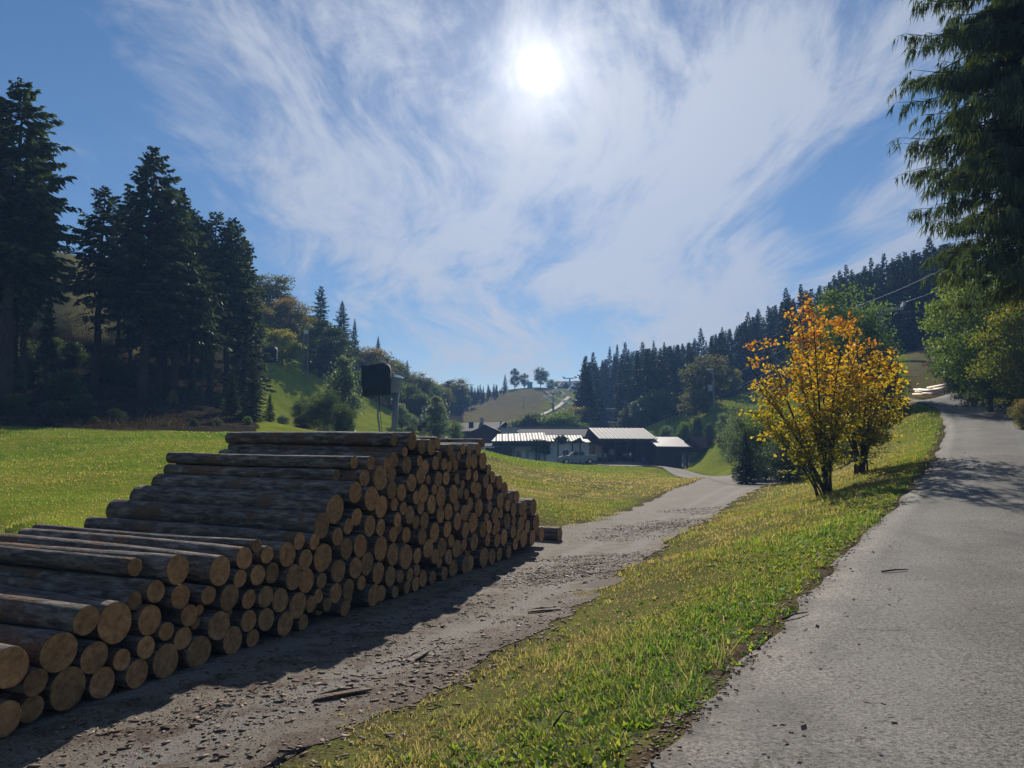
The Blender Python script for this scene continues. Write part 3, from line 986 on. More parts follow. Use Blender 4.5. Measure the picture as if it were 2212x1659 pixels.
add_grass(tufted(80000, (-24, -3), (9, 24), rng, 0.5, 0.07), keep_meadow, (0.03, 0.075), (0.010, 0.02), 0.9, tint_meadow, rng)
add_grass(tufted(90000, (-34, 6), (22, 46), rng, 0.5, 0.10), keep_meadow, (0.04, 0.09), (0.02, 0.04), 0.9, tint_meadow, rng)
add_grass(tufted(60000, (-18, 26), (40, 106), rng, 0.5, 0.15), keep_meadow, (0.06, 0.13), (0.04, 0.08), 0.9,
          lambda xy, dl, p: np.clip(tint_meadow(xy, dl, p) - 0.12 - 0.25 * smooth(xy[:, 0] - np.interp(xy[:, 1], [30, 60, 80], [4, 10, 16]), 0, 3), 0, 1), rng)
me = np_mesh("grass", np.vstack(GV), np.vstack(GF), M['grass'], attrs={'tint': ('FACE', np.concatenate(GT))})
tag(link("grass", me), "short green and dry yellow grass of the verge and the meadow", None, kind='stuff')

tg_ = np.gradient(spline(lane_l, 400)[:, :2], axis=0)
tg_ /= np.linalg.norm(tg_, axis=1)[:, None]
nor_l = np.stack([-tg_[:, 1], tg_[:, 0]], 1)
# broad leaved weeds in the verge beside the lane
def leaf_quads(c, u, v):
    """diamond leaves: centre line vector u, half width vector v"""
    V = np.stack([c, c + u * 0.45 + v, c + u, c + u * 0.45 - v], 1).reshape(-1, 3)
    k = np.arange(len(c))[:, None] * 4
    return V, k + np.array([0, 1, 2, 3])


n_pl = 2600
al = rng.uniform(0.10, 0.42, n_pl) ** 1.0
sp_ = spline(lane_l, 400)
idx = (al * 399).astype(int)
ctr = sp_[idx][:, :2]
tang = np.gradient(sp_[:, :2], axis=0)[idx]
tang /= np.linalg.norm(tang, axis=1)[:, None]
nor = np.stack([-tang[:, 1], tang[:, 0]], 1)
ctr = ctr + nor * (0.15 + np.abs(rng.normal(0, 0.9, n_pl)))[:, None] + rng.normal(0, 0.2, (n_pl, 2))
z, dl, dt = ground_at(ctr)
ok = (dl > 0.05) & (dt > 0.4)
ctr, z = ctr[ok], z[ok]
C_, U_, V_, T_ = [], [], [], []
for (x, y), zz in zip(ctr, z):
    k = rng.integers(5, 11)
    s = rng.uniform(0.03, 0.10)
    a0 = rng.uniform(0, 6.28)
    tn = rng.uniform(0.45, 1.0)
    for q in range(k):
        a = a0 + q * 2.4 + rng.normal(0, 0.3)
        el = rng.uniform(0.15, 0.9)
        d = np.array([math.cos(a) * math.cos(el), math.sin(a) * math.cos(el), math.sin(el)])
        C_.append((x, y, zz))
        U_.append(d * s * rng.uniform(0.7, 1.3))
        sd = np.array([-math.sin(a), math.cos(a), rng.normal(0, .3)])
        V_.append(sd * s * 0.17)
        T_.append(tn)
V, F = leaf_quads(np.array(C_), np.array(U_), np.array(V_))
me = np_mesh("weeds", V, F, M['grass'], attrs={'tint': ('FACE', np.array(T_))})
tag(link("weeds", me), "lush green broad leaved weeds along the asphalt edge", None, kind='stuff')

# bark chips and splinters on the track
def chips(xy, z, ln, wd, th, rg):
    n = len(xy)
    a = rg.uniform(0, 6.28, n)
    d = np.stack([np.cos(a), np.sin(a), rg.normal(0, 0.12, n)], 1)
    s = np.stack([-np.sin(a), np.cos(a), rg.normal(0, 0.25, n)], 1)
    c = np.column_stack([xy, z + th])
    j = lambda: rg.uniform(0.6, 1.25, n)[:, None]
    q = [c - d * ln[:, None] * j() - s * wd[:, None] * j(), c + d * ln[:, None] * j() - s * wd[:, None] * j(),
         c + d * ln[:, None] * j() + s * wd[:, None] * j(), c - d * ln[:, None] * j() + s * wd[:, None] * j()]
    lift = np.zeros((n, 3))
    lift[:, 2] = th
    V = np.stack([p + lift for p in q] + [p - lift for p in q], 1).reshape(-1, 3)
    k = np.arange(n)[:, None] * 8
    F = np.stack([k + f for f in ([0, 1, 2, 3], [7, 6, 5, 4], [0, 4, 5, 1], [1, 5, 6, 2], [2, 6, 7, 3], [3, 7, 4, 0])], 1).reshape(-1, 4)
    return V, F


m, t = mat("bark_chips")
tn = t.n("ShaderNodeAttribute", attribute_name="tint").outputs["Fac"]
finish(t, principled(t, t.ramp(tn, [(0.0, (0.05, 0.033, 0.022)), (0.45, (0.16, 0.098, 0.064)), (0.75, (0.26, 0.185, 0.13)), (1.0, (0.45, 0.36, 0.27))]), 0.85))
M['chips'] = m
xs = []
along = spline(track_r, 300)
lft = spline(track_l, 300)
for _ in range(6):
    k = (rng.uniform(0.08, 0.66, 9000) * 299).astype(int)
    f = np.clip(rng.normal(0.72, 0.20, 9000), 0.15, 1.04)[:, None]
    xs.append(lft[k] * (1 - f) + along[k] * f + rng.normal(0, 0.25, (9000, 3)))
xy = np.vstack(xs)[:, :2]
ck = rng.integers(0, len(xy), len(xy))
xy = np.where((rng.uniform(0, 1, len(xy)) < .45)[:, None], xy[ck % 700] + rng.normal(0, .14, xy.shape), xy)
dist = np.hypot(xy[:, 0], xy[:, 1])
keep = (sines(xy, 91, 0.9, 4) + rng.uniform(-0.8, 0.6, len(xy)) > -0.1) & (dist > 3.5) & (dist < 34)
xy = xy[keep]
dist = dist[keep]
big = rng.uniform(0, 1, len(xy)) ** 7
ln = 0.005 + 0.040 * big
V, F = chips(xy, HH(xy) + 0.005 + 0.0006 * dist, ln, np.clip(ln * rng.uniform(0.15, 0.55, len(xy)), 0.004, 0.03), 0.0015 + 0.004 * big, rng)
me = np_mesh("bark_litter", V, F, M['chips'], attrs={'tint': ('FACE', np.repeat(np.clip(rng.beta(1.4, 2.6, len(xy)), 0, 1), 6))})
tag(link("bark_litter", me), "brown bark chips and splinters strewn over the track", None, kind='stuff')
# crumbs of soil, needles and leaves along the broken edge of the lane
k = (rng.uniform(0.08, 0.62, 1800) * 399).astype(int)
c_ = sp_[k][:, :2] + rng.normal(0, 0.07, (1800, 2)) - np.array([0.05, 0])
V, F = chips(c_, HH(c_) + 0.042, rng.uniform(0.004, 0.018, 1800), rng.uniform(0.003, 0.008, 1800), rng.uniform(0.002, 0.005, 1800), rng)
me = np_mesh("soil_crumbs", V, F, M['chips'], attrs={'tint': ('FACE', np.repeat(rng.beta(1.2, 3.2, 1800), 6))})
tag(link("soil_crumbs", me), "dark soil crumbs and needles along the broken asphalt edge", None, kind='stuff')

# a few brown leaves blown along the lane
k = (rng.uniform(0.10, 0.75, 260) * 399).astype(int)
c_ = sp_[k][:, :2] + nor_l[k] * (-np.abs(rng.normal(0, .55, 260)) - .05)[:, None]
a = rng.uniform(0, 6.28, 260)
sz = rng.uniform(.025, .055, 260)
u = np.stack([np.cos(a), np.sin(a), rng.uniform(-.1, .6, 260)], 1) * sz[:, None]
v = np.stack([-np.sin(a), np.cos(a), rng.uniform(-.4, .4, 260)], 1) * (sz * .38)[:, None]
V, F = leaf_quads(np.column_stack([c_, HH(c_) + .048 + .0006 * np.hypot(c_[:, 0], c_[:, 1])]), u, v)
tag(link("blown_leaves", np_mesh("blown_leaves", V, F, M['chips'], attrs={'tint': ('FACE', rng.uniform(.1, .75, 260))})), "brown fallen leaves blown along the edge of the asphalt", None, kind='stuff')

# ------------------------------------------------------------------ the log pile
# cut ends as seen in the photograph: (x, y, height) in four enlarged windows of it; k = recess behind the face
_w1 = [(70, 1035, 260), (265, 1165, 220), (465, 930, 305), (535, 1235, 310), (725, 965, 230), (655, 685, 185), (885, 705, 275), (1135, 685, 225), (1065, 545, 130),
       (1190, 470, 140), (930, 985, 165), (1095, 890, 180), (1020, 1125, 215), (800, 1200, 200), (40, 1450, 210), (260, 1400, 220)]
_w2 = [(400, 560, 240), (825, 575, 240), (430, 825, 200), (700, 810, 180), (510, 1010, 210), (670, 960, 110), (625, 1090, 85), (905, 840, 260), (950, 970, 110), (805, 1110, 285),
       (1105, 850, 185), (1255, 825, 210), (1415, 860, 215), (1020, 650, 165), (1195, 615, 170), (1330, 595, 170), (1065, 450, 210), (1170, 335, 110), (1300, 420, 150), (1485, 415, 240),
       (1595, 285, 150), (1530, 635, 240), (1570, 920, 260), (1090, 1065, 215), (1260, 1045, 220), (290, 1160, 160), (455, 1230, 220), (605, 1390, 260), (285, 1485, 310),
       (930, 1310, 260), (1130, 1270, 175), (1445, 1130, 230)]
_w3 = [(815, 640, 185), (640, 805, 245), (485, 965, 220), (400, 1120, 130), (315, 1295, 200), (520, 1275, 270), (350, 1500, 230), (490, 1500, 150), (740, 970, 130), (640, 1070, 175),
       (860, 880, 165), (940, 965, 195), (960, 700, 230), (930, 500, 165), (965, 355, 110), (1055, 500, 215), (1140, 370, 130), (1190, 465, 150), (1155, 615, 180), (1080, 780, 195),
       (1180, 755, 130), (1070, 980, 155), (1050, 1185, 225), (870, 1160, 215), (715, 1185, 205), (660, 1405, 220), (820, 1375, 195), (935, 1335, 195), (1030, 1425, 175), (1170, 1460, 190),
       (1245, 1455, 120), (875, 1520, 120), (750, 1580, 160), (610, 1620, 190), (980, 1600, 180), (1080, 1610, 140), (1190, 1590, 100), (1330, 375, 160), (1430, 335, 95),
       (1455, 195, 125), (1310, 245, 85), (1370, 140, 150), (1350, 545, 160), (1270, 640, 160), (1440, 475, 160), (1400, 690, 115), (1435, 790, 115), (1480, 650, 160), (1275, 795, 120),
       (1345, 860, 150), (1210, 905, 130), (1190, 1050, 140), (1310, 1055, 155), (1255, 990, 120), (1425, 935, 140), (1450, 1065, 170), (1190, 1245, 215), (1295, 1265, 245), (1420, 1265, 160),
       (455, 1655, 150), (385, 1720, 170), (535, 1730, 130), (290, 1880, 150), (700, 1760, 130)]
_w4 = [(380, 200, 130), (450, 160, 100), (350, 395, 150), (360, 515, 90), (430, 360, 115), (500, 360, 130), (480, 290, 100), (560, 230, 110), (555, 390, 100), (600, 300, 110), (455, 510, 130),
       (530, 500, 130), (410, 610, 90), (640, 375, 90), (665, 285, 70), (720, 220, 90), (760, 230, 100), (845, 220, 110), (890, 160, 70), (745, 340, 130), (815, 340, 125), (905, 335, 150),
       (950, 420, 95), (670, 510, 110), (755, 465, 105), (810, 480, 105), (700, 565, 85), (600, 655, 175), (485, 680, 200), (380, 755, 160), (660, 645, 90), (720, 655, 90), (790, 590, 125),
       (840, 620, 160), (915, 530, 125), (950, 640, 165), (985, 490, 100), (1040, 540, 120), (1090, 610, 130), (1050, 720, 140), (1150, 690, 90), (1215, 685, 115), (640, 770, 110), (770, 755, 120),
       (560, 830, 150), (480, 860, 150), (720, 840, 160), (870, 790, 150), (945, 775, 115), (1000, 865, 155), (1070, 845, 85), (1120, 765, 100), (1185, 810, 135), (1255, 800, 115), (1310, 770, 105),
       (1380, 785, 150), (340, 915, 140), (430, 1030, 165), (540, 1000, 160), (635, 920, 150), (710, 1005, 150), (805, 935, 185), (915, 890, 85), (880, 1000, 130), (940, 975, 120), (995, 1010, 75),
       (1035, 965, 140), (1130, 920, 130), (1200, 920, 100), (1260, 945, 150), (1310, 870, 90), (1330, 970, 105), (1405, 940, 150), (350, 1185, 160), (500, 1175, 165), (570, 1110, 125),
       (645, 1190, 150), (715, 1150, 100), (805, 1120, 160), (925, 1100, 120), (1020, 1105, 120), (1085, 1075, 135), (1185, 1025, 130), (1230, 1050, 110), (1195, 1140, 120), (1295, 1090, 150),
       (1370, 1080, 130), (1460, 1045, 120), (1590, 1030, 130), (560, 1270, 140), (600, 1370, 160), (410, 1260, 120), (715, 1330, 150), (785, 1295, 130), (890, 1245, 170), (975, 1230, 125),
       (1060, 1205, 110), (1130, 1180, 110), (520, 1415, 110), (405, 1450, 115), (315, 1440, 160), (245, 1390, 120), (170, 1440, 120), (470, 1320, 90), (225, 1530, 120), (140, 1590, 110), (280, 1540, 80)]
_win = [(_w1, 0, 1550, 500 / 1276), (_w2, 400, 1500, 500 / 1659), (_w3, 800, 1250, 450 / 1493), (_w4, 1150, 1250, 500 / 1659)]
FOOT0, FOOT1 = at(0, 1588, 2.2 / -ray(0, 1588).z), at(1190, 1173, 2.2 / -ray(1190, 1173).z)
UDIR = (FOOT1 - FOOT0)
FACE_LEN = UDIR.length
UDIR.normalize()
FN = Vector((UDIR.y, -UDIR.x, 0))           # out of the face, towards the track
LOGDIR = Vector((-math.sin(R(67)), math.cos(R(67)), math.tan(R(1.3)))).normalized()   # from the cut end back into the pile


def to_face(px, py):
    r_ = ray(px, py)
    t_ = (FOOT0 - Vector((0, 0, EYE))).dot(FN) / r_.dot(FN)
    p = Vector((0, 0, EYE)) + r_ * t_
    return (p - FOOT0).dot(UDIR), p.z, t_


logs = []          # u along the face, z, radius
for lst, x0, y0, sc in _win:
    for cx, cy, h in lst:
        px, py = (x0 + cx * sc) * .7373, (y0 + cy * sc) * .7373
        u, z_, d = to_face(px, py)
        r = h * sc * .7373 / FPX * d / 2 * 1.0
        logs.append([u, z_, min(max(r, .055), .30)])
# a few more that run on past the left edge of the picture
logs += [[-0.55, .26, .17], [-0.95, .20, .20], [-0.75, .55, .15]]
LG = np.array(logs)
U0 = LG.copy()
_rg = np.random.default_rng(5)
for it in range(500):
    du = LG[:, None, 0] - LG[None, :, 0]
    dz = LG[:, None, 1] - LG[None, :, 1]
    d = np.hypot(du, dz) + np.eye(len(LG)) * 9
    ov = (LG[:, None, 2] + LG[None, :, 2]) * 1.0 - d
    ov[ov < 0] = 0
    LG[:, 0] += (ov * du / d).sum(1) * 0.35
    LG[:, 1] += (ov * dz / d).sum(1) * 0.35
    if it < 420:
        LG[:, :2] += (U0[:, :2] - LG[:, :2]) * 0.04
        LG[:, 2] *= 1 - 0.010 * np.clip(ov.max(1) / LG[:, 2], 0, .5)
        LG[:, 2] = np.maximum(LG[:, 2], U0[:, 2] * 0.72)
    LG[:, 1] = np.maximum(LG[:, 1], LG[:, 2] + 0.0)
# let the ones in the lowest row rest on the ground
for i in np.argsort(LG[:, 1]):
    if LG[i, 1] - LG[i, 2] < 0.10:
        LG[i, 1] = LG[i, 2] - 0.004
for _ in range(3):       # let every log swell until it touches its nearest neighbour
    d = np.hypot(LG[:, None, 0] - LG[None, :, 0], LG[:, None, 1] - LG[None, :, 1]) + np.eye(len(LG)) * 9
    gap = (d - LG[:, None, 2] - LG[None, :, 2]).min(1)
    LG[:, 2] = np.minimum(LG[:, 2] + np.clip(gap, 0, .03) * .30, U0[:, 2] * 1.12 + .006)
n_traced = len(LG)
# thin logs that fill the wider gaps, set back from the face
ext = []
us = np.arange(-0.8, FACE_LEN, 0.05)
top = np.array([max([z_ + r * .3 for u, z_, r in LG if abs(u - q) < r + .12] or [0]) for q in us])
cand = [(q, z_) for q, tz in zip(us, top) for z_ in np.arange(0.06, tz, 0.05)]
cand = np.array(cand)
allL = LG.copy()
for _ in range(60):
    d = np.hypot(cand[:, None, 0] - allL[None, :, 0], cand[:, None, 1] - allL[None, :, 1]) - allL[None, :, 2]
    fr = np.minimum(d.min(1), cand[:, 1])
    k = int(np.argmax(fr))
    if fr[k] < 0.062:
        break
    allL = np.vstack([allL, [cand[k, 0], cand[k, 1], min(fr[k] * 0.98, .15)]])
LG = allL

ORD = ("first second third fourth fifth sixth seventh eighth ninth tenth eleventh twelfth thirteenth fourteenth fifteenth sixteenth seventeenth eighteenth nineteenth twentieth").split()
TENS = {2: "twenty", 3: "thirty", 4: "forty", 5: "fifty", 6: "sixty", 7: "seventy"}


def ordinal(n):
    if n <= 20:
        return ORD[n - 1]
    if n % 10 == 0:
        return TENS[n // 10][:-1] + "ieth"
    return TENS[n // 10] + " " + ORD[n % 10 - 1]


def log_mesh(r, length, seed):
    rg = np.random.default_rng(seed)
    na, nl = 22, 15
    s = np.linspace(0, 1, nl)
    th = np.linspace(0, 2 * math.pi, na, endpoint=False)
    flare = rg.uniform(-.10, .06)
    bend = rg.normal(0, .012, 2)
    prof = r * (1 + flare * s)
    knob = np.zeros(nl)
    for _ in range(2):
        knob += rg.uniform(0, .035) * np.exp(-((s - rg.uniform(.1, .95)) / .03) ** 2)
    rad_ = prof[:, None] * (1 + knob[:, None] + rg.normal(0, .012, (nl, na)) + .035 * np.sin(th * 2 + rg.uniform(0, 6))[None, :] + .012 * np.sin(3 * th + rg.uniform(0, 6))[None, :])
    rad_ = np.minimum(rad_, r * 1.04)
    cx = bend[0] * np.sin(s * math.pi)
    cz = bend[1] * np.sin(s * math.pi)
    X = rad_ * np.cos(th)[None, :] + cx[:, None]
    Zz = rad_ * np.sin(th)[None, :] + cz[:, None]
    Y = np.repeat((s * length)[:, None], na, 1)
    V = np.stack([X, Y, Zz], -1).reshape(-1, 3)
    i, j = np.meshgrid(np.arange(nl - 1), np.arange(na), indexing='ij')
    j2 = (j + 1) % na
    F = np.stack([i * na + j, i * na + j2, (i + 1) * na + j2, (i + 1) * na + j], -1).reshape(-1, 4)
    V = np.vstack([V, [[0, length, 0]]])
    k = np.arange(na)
    cap = np.stack([(nl - 1) * na + k, (nl - 1) * na + (k + 1) % na, np.full(na, len(V) - 1), np.full(na, len(V) - 1)], 1)
    me = bpy.data.meshes.new("log_bark")
    me.from_pydata(V.tolist(), [], [tuple(f) for f in F.tolist()] + [tuple(c[:3]) for c in cap.tolist()])
    me.materials.append(M['bark'])
    me.materials.append(M['cut'])
    mi = [0] * len(F) + [1] * na
    me.polygons.foreach_set("material_index", mi)
    me.polygons.foreach_set("use_smooth", [True] * len(F) + [False] * na)
    # the cut end, slightly dished, a hair inside the bark rim
    rim = V[:na].copy()
    cV = [tuple(p) for p in np.vstack([rim * np.array([.985, 0, .985]) + [0, -.002, 0], rim * np.array([.90, 0, .90]) + [0, -.006, 0], rim * np.array([.45, 0, .45]) + [0, -.005 + rg.normal(0, .003), 0], [[0, -.005, 0]]])]
    cF = []
    for ring_ in (0, 1):
        for q in range(na):
            q2 = (q + 1) % na
            cF.append((ring_ * na + q, (ring_ + 1) * na + q, (ring_ + 1) * na + q2, ring_ * na + q2))
    cF += [(2 * na + q, 3 * na, 2 * na + (q + 1) % na) for q in range(na)]
    ce = bpy.data.meshes.new("log_cut_end")
    ce.from_pydata(cV, [], cF)
    ce.materials.append(M['cut'])
    return me, ce


# naming: the row on the ground is counted from the near end; every other log by the ground log it stands above
ground_ids = sorted([i for i in range(len(LG)) if LG[i, 1] - LG[i, 2] < 0.06], key=lambda i: LG[i, 0])
gpos = np.array([LG[i, 0] for i in ground_ids])
colmn = {k: [] for k in range(len(ground_ids))}
for i in range(len(LG)):
    if i not in ground_ids:
        colmn[int(np.argmin(np.abs(gpos - LG[i, 0])))].append(i)
names = {}
for k, i in enumerate(ground_ids):
    names[i] = f"ground row, {ordinal(k + 1)} from the near end of the pile"
for k, lst in colmn.items():
    for q, i in enumerate(sorted(lst, key=lambda i: LG[i, 1])):
        names[i] = f"{ordinal(q + 1)} above the {ordinal(k + 1)} ground row log from the near end"
order_r = np.argsort(-LG[:, 2])
special = {}
_bm = np.quaternion if False else Matrix
for i in range(len(LG)):
    u, z_, r = LG[i]
    rg = np.random.default_rng(100 + i)
    filler = i >= n_traced
    back = rg.uniform(.16, .50) if filler else max(0.0, rg.normal(0.02, 0.03))
    if r < .08 and not filler:
        back += .08
    p = FOOT0 + UDIR * u + Vector((0, 0, z_)) + LOGDIR * back
    if not filler and abs(u - to_face((1150 + 1590 * .3014) * .7373, (1250 + 1030 * .3014) * .7373)[0]) < .12 and z_ < .3:
        p = p - LOGDIR * 0.12
        special[i] = "lone log past the far end of the pile, its bark lit by the sun"
    length = rg.normal(4.0, .05) - back
    yaw, pit = rg.normal(0, R(.5)), rg.normal(0, R(.25))
    d = (Matrix.Rotation(yaw, 3, 'Z') @ LOGDIR + Vector((0, 0, math.tan(pit)))).normalized()
    me, ce = log_mesh(r, length, 1000 + i)
    o = link("log", me)
    q = d.to_track_quat('Y', 'Z')
    o.rotation_mode = 'QUATERNION'
    o.rotation_quaternion = q @ Quaternion((0, 1, 0), rg.uniform(0, 6.28))
    o.location = p
    c = link("cut_end", ce, o)
    size = "thick" if r > .175 else ("medium" if r > .115 else "thin")
    tag(o, special.get(i, f"{size} spruce log, {names[i]}"), "log", "spruce logs in the roadside pile")
print("LOGS", len(LG), "traced", n_traced, "ground", len(ground_ids))

# ------------------------------------------------------------------ trees
def norm(a):
    return a / np.maximum(np.linalg.norm(a, axis=-1, keepdims=True), 1e-9)


def conifer_arrays(seed, Ht, Rm, cb, nb, nt, tl, tw, droop=0.35, ragged=0.35, dead=0, low=None, wood=False, hang=0.5, crossed=False, power=0.8, az_range=None):
    """needle sprays of a spruce: returns quads (V, F, tint) and, if asked, thin branch wood"""
    rg = np.random.default_rng(seed)
    C, U, Wd, T = [], [], [], []
    bw = MB()
    ga = 2.39996
    for i in range(nb + dead):
        isdead = i >= nb
        t = (i + rg.uniform(-.4, .4)) / nb if not isdead else rg.uniform(-.35, 0)
        t = min(t, .995)
        h = Ht * (cb + (1 - cb) * max(t, -0.9) ** 1.0) if not isdead else Ht * cb * (1 + t)
        L = Rm * (max(1 - t, 0.02) ** power) * rg.uniform(1 - ragged, 1 + ragged * .5)
        if t < .12 and not isdead:
            L *= .72 + 2.3 * max(t, 0)
        if isdead:
            L *= rg.uniform(.2, .5)
        L = max(L, .02 * Ht * (1 - t) + .10)
        az = i * ga + rg.uniform(-.5, .5)
        if az_range is not None:
            az = rg.uniform(*az_range)
        up0 = (-.15 + .75 * max(t, 0) ** 1.3) + rg.normal(0, .09)
        n = int(nt * (0.35 + L / Rm)) if not isdead else 4
        s = np.sort(rg.uniform(.08, 1.0, n) ** .8)
        s[-1] = 1.0
        out = np.array([math.cos(az), math.sin(az), 0])
        sid = np.array([-math.sin(az), math.cos(az), 0])
        dz = L * (up0 * s - droop * (1 - .6 * max(t, 0)) * s ** 2 + .22 * s ** 3.5)
        pos = out[None, :] * (L * s)[:, None] + np.array([0, 0, h])
        pos[:, 2] += dz
        sg = rg.choice([-1, 1], n)
        sg[-1] = 0
        hg = hang * rg.uniform(.3, 1.5, n)
        dirs = norm(out[None, :] * rg.uniform(.25, .95, n)[:, None] + sid[None, :] * (sg * rg.uniform(.4, 1.0, n))[:, None] + np.array([0, 0, -1.0])[None, :] * hg[:, None])
        ln = tl * (1.15 - .65 * s) * rg.uniform(.55, 1.35, n) * (.16 + .84 * min(1, L / Rm * 1.5))
        C.append(pos)
        U.append(dirs * ln[:, None])
        nv = norm(np.cross(dirs, norm(rg.normal(0, 1, (n, 3)) + np.array([0, 0, 1.2]))))
        Wd.append(nv * (tw * rg.uniform(.6, 1.3, n))[:, None])
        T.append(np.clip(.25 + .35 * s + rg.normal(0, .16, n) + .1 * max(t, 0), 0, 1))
        if wood:
            bw.tube([(0, 0, h)] + [tuple(pos[int(k)]) for k in np.linspace(0, n - 1, 5)], [.010 * L + .008] + list(np.linspace(.009 * L + .006, .004, 5)), 4, False)
    C, U, Wd, T = np.vstack(C), np.vstack(U), np.vstack(Wd), np.concatenate(T)
    if crossed:
        ud = norm(U)
        W2 = np.cross(ud, norm(Wd)) * np.linalg.norm(Wd, axis=1)[:, None]
        C, U, Wd, T = np.vstack([C, C]), np.vstack([U, U]), np.vstack([Wd, W2]), np.concatenate([T, T])
    V = np.stack([C - Wd * .45, C + U * .5 - Wd, C + U, C + U * .5 + Wd], 1)
    V = V.reshape(-1, 3)
    F = np.arange(len(C))[:, None] * 4 + np.array([0, 1, 2, 3])
    return V, F, T, bw


def trunk_mb(Ht, r0, seed, n=8, lean=0.0):
    rg = np.random.default_rng(seed)
    hs_ = np.linspace(-.5, Ht * .97, 9)
    pts = [(rg.normal(0, .05) + lean * h, rg.normal(0, .05), h) for h in hs_]
    return MB().tube(pts, [max(r0 * (1.25 if k == 0 else 1) * (1 - .95 * max(h, 0) / Ht), .015) for k, h in enumerate(hs_)], n)


SPR = []
for k, (sd, rm, cb, nb, nt, rag, pw) in enumerate([(1, 3.6, .34, 190, 46, .40, .72), (2, 3.0, .42, 170, 44, .45, .62), (3, 4.0, .26, 210, 46, .38, .85), (4, 3.2, .06, 210, 44, .34, .90), (5, 2.6, .46, 130, 34, .55, .55)]):
    V, F, T, bw = conifer_arrays(sd, 20.0, rm, cb, nb, nt, .85, .10, .42, rag, 26 if k != 3 else 0, hang=.75, power=pw)
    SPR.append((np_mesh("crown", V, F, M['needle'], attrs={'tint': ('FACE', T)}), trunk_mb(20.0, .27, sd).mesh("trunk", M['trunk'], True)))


def put_tree(name, protos, x, y, top, label, cat, group=None, rz=None, wide=1.0, base_h=20.0, rg=random, base_drop=0.1, zb=None, crown_mat=None, parts=("trunk", "crown")):
    zb = H(x, y) - base_drop if zb is None else zb
    s = max((top - zb) / base_h, 0.02)
    o = empty(name, (x, y, zb), rg.uniform(0, 6.28) if rz is None else rz)
    o.scale = (s * wide, s * wide, s)
    crown, trunk = protos
    t_ = link(parts[0], trunk, o)
    c = link(parts[1], crown, o)
    if crown_mat is not None:
        c.material_slots[0].link = 'OBJECT'
        c.material_slots[0].material = crown_mat
    tag(o, label, cat, group)
    return o


def z_at(py, d, px=1106):
    return at(px, py, d).z


rnd = random.Random(3)
GROVE = "tall spruces of the wood edge on the left"
# (bearing px, distance, top py, proto, width, label)
grove = [(2, 45, 178, 1, 1.2, "tallest spruce, at the left frame edge, with broad ragged crown"),
         (44, 49, 300, 1, .85, "spruce just right of the tallest one at the left edge"),
         (-70, 47, 215, 0, 1.1, "spruce half cut off by the left frame edge"),
         (24, 55, 400, 1, .9, "slim spruce with bare stem behind the tallest spruce at the left edge"),
         (92, 54, 640, 1, .6, "short slim spruce between the left edge trees and the gap showing bare hillside"),
         (200, 57, 405, 4, 1.25, "spruce with clear bare trunk standing right of the bare hillside gap"),
         (244, 63, 455, 1, .85, "bushy spruce tucked behind the left shoulder of the twin topped tall spruce"),
         (306, 56, 318, 0, 1.22, "tall spruce in the middle of the grove with one long branch out left"),
         (336, 60, 385, 2, 1.0, "spruce whose thick trunk stands just right of the grove's middle tree"),
         (372, 59, 405, 2, 1.05, "dense spruce on the right shoulder of the grove's middle tree"),
         (276, 66, 520, 1, .9, "thin stemmed spruce in the shade behind the grove's middle tree"),
         (412, 64, 470, 1, 1.05, "spruce in the dip between the grove's middle tree and its right end"),
         (452, 67, 458, 4, 1.15, "open crowned spruce with sparse spiky top near the grove's right end"),
         (486, 69, 472, 1, 1.15, "spruce with bare lower trunk at the grove's right end, second from the meadow"),
         (524, 70, 535, 3, 1.0, "spruce clothed to the ground, last of the grove beside the sunny meadow slope"),
         (434, 60, 640, 4, .8, "low half bare young spruce under the open crowned one"),
                  (268, 70, 478, 1, .95, "spruce filling the notch between the gap's bare trunk tree and the middle tree"),
         (350, 70, 440, 0, .95, "spruce behind the right shoulder of the grove's middle tree"),
         (395, 72, 452, 1, 1.0, "slender spruce at the back of the dip right of the middle tree"),
         (432, 76, 480, 2, .9, "dense spruce at the back, left of the open crowned one"),
         (512, 76, 512, 1, 1.0, "spruce at the back between the grove's last two trees, higher than both gaps"),
         (505, 82, 560, 2, 1.0, "spruce showing between the two last trees of the grove")]
for px, d, ty, pr, wd, lab in grove:
    p = at(px, 900, d)
    put_tree("spruce_tree", SPR[pr], p.x, d, z_at(ty, d), lab, "tree", GROVE, wide=wd * 1.22, rg=rnd)
for px, d, ty, lab in [(545, 57, 775, "young spruce clothed to the ground where the grove meets the pale bushes"),
                       (582, 60, 850, "lowest young spruce at the right foot of the grove"),
                       (500, 58, 800, "young spruce under the last trees of the grove, left of the clothed pair")]:
    p = at(px, 900, d)
    put_tree("young_spruce", SPR[3], p.x, d, z_at(ty, d), lab, "tree", "young spruces at the grove foot", wide=1.7, rg=rnd)


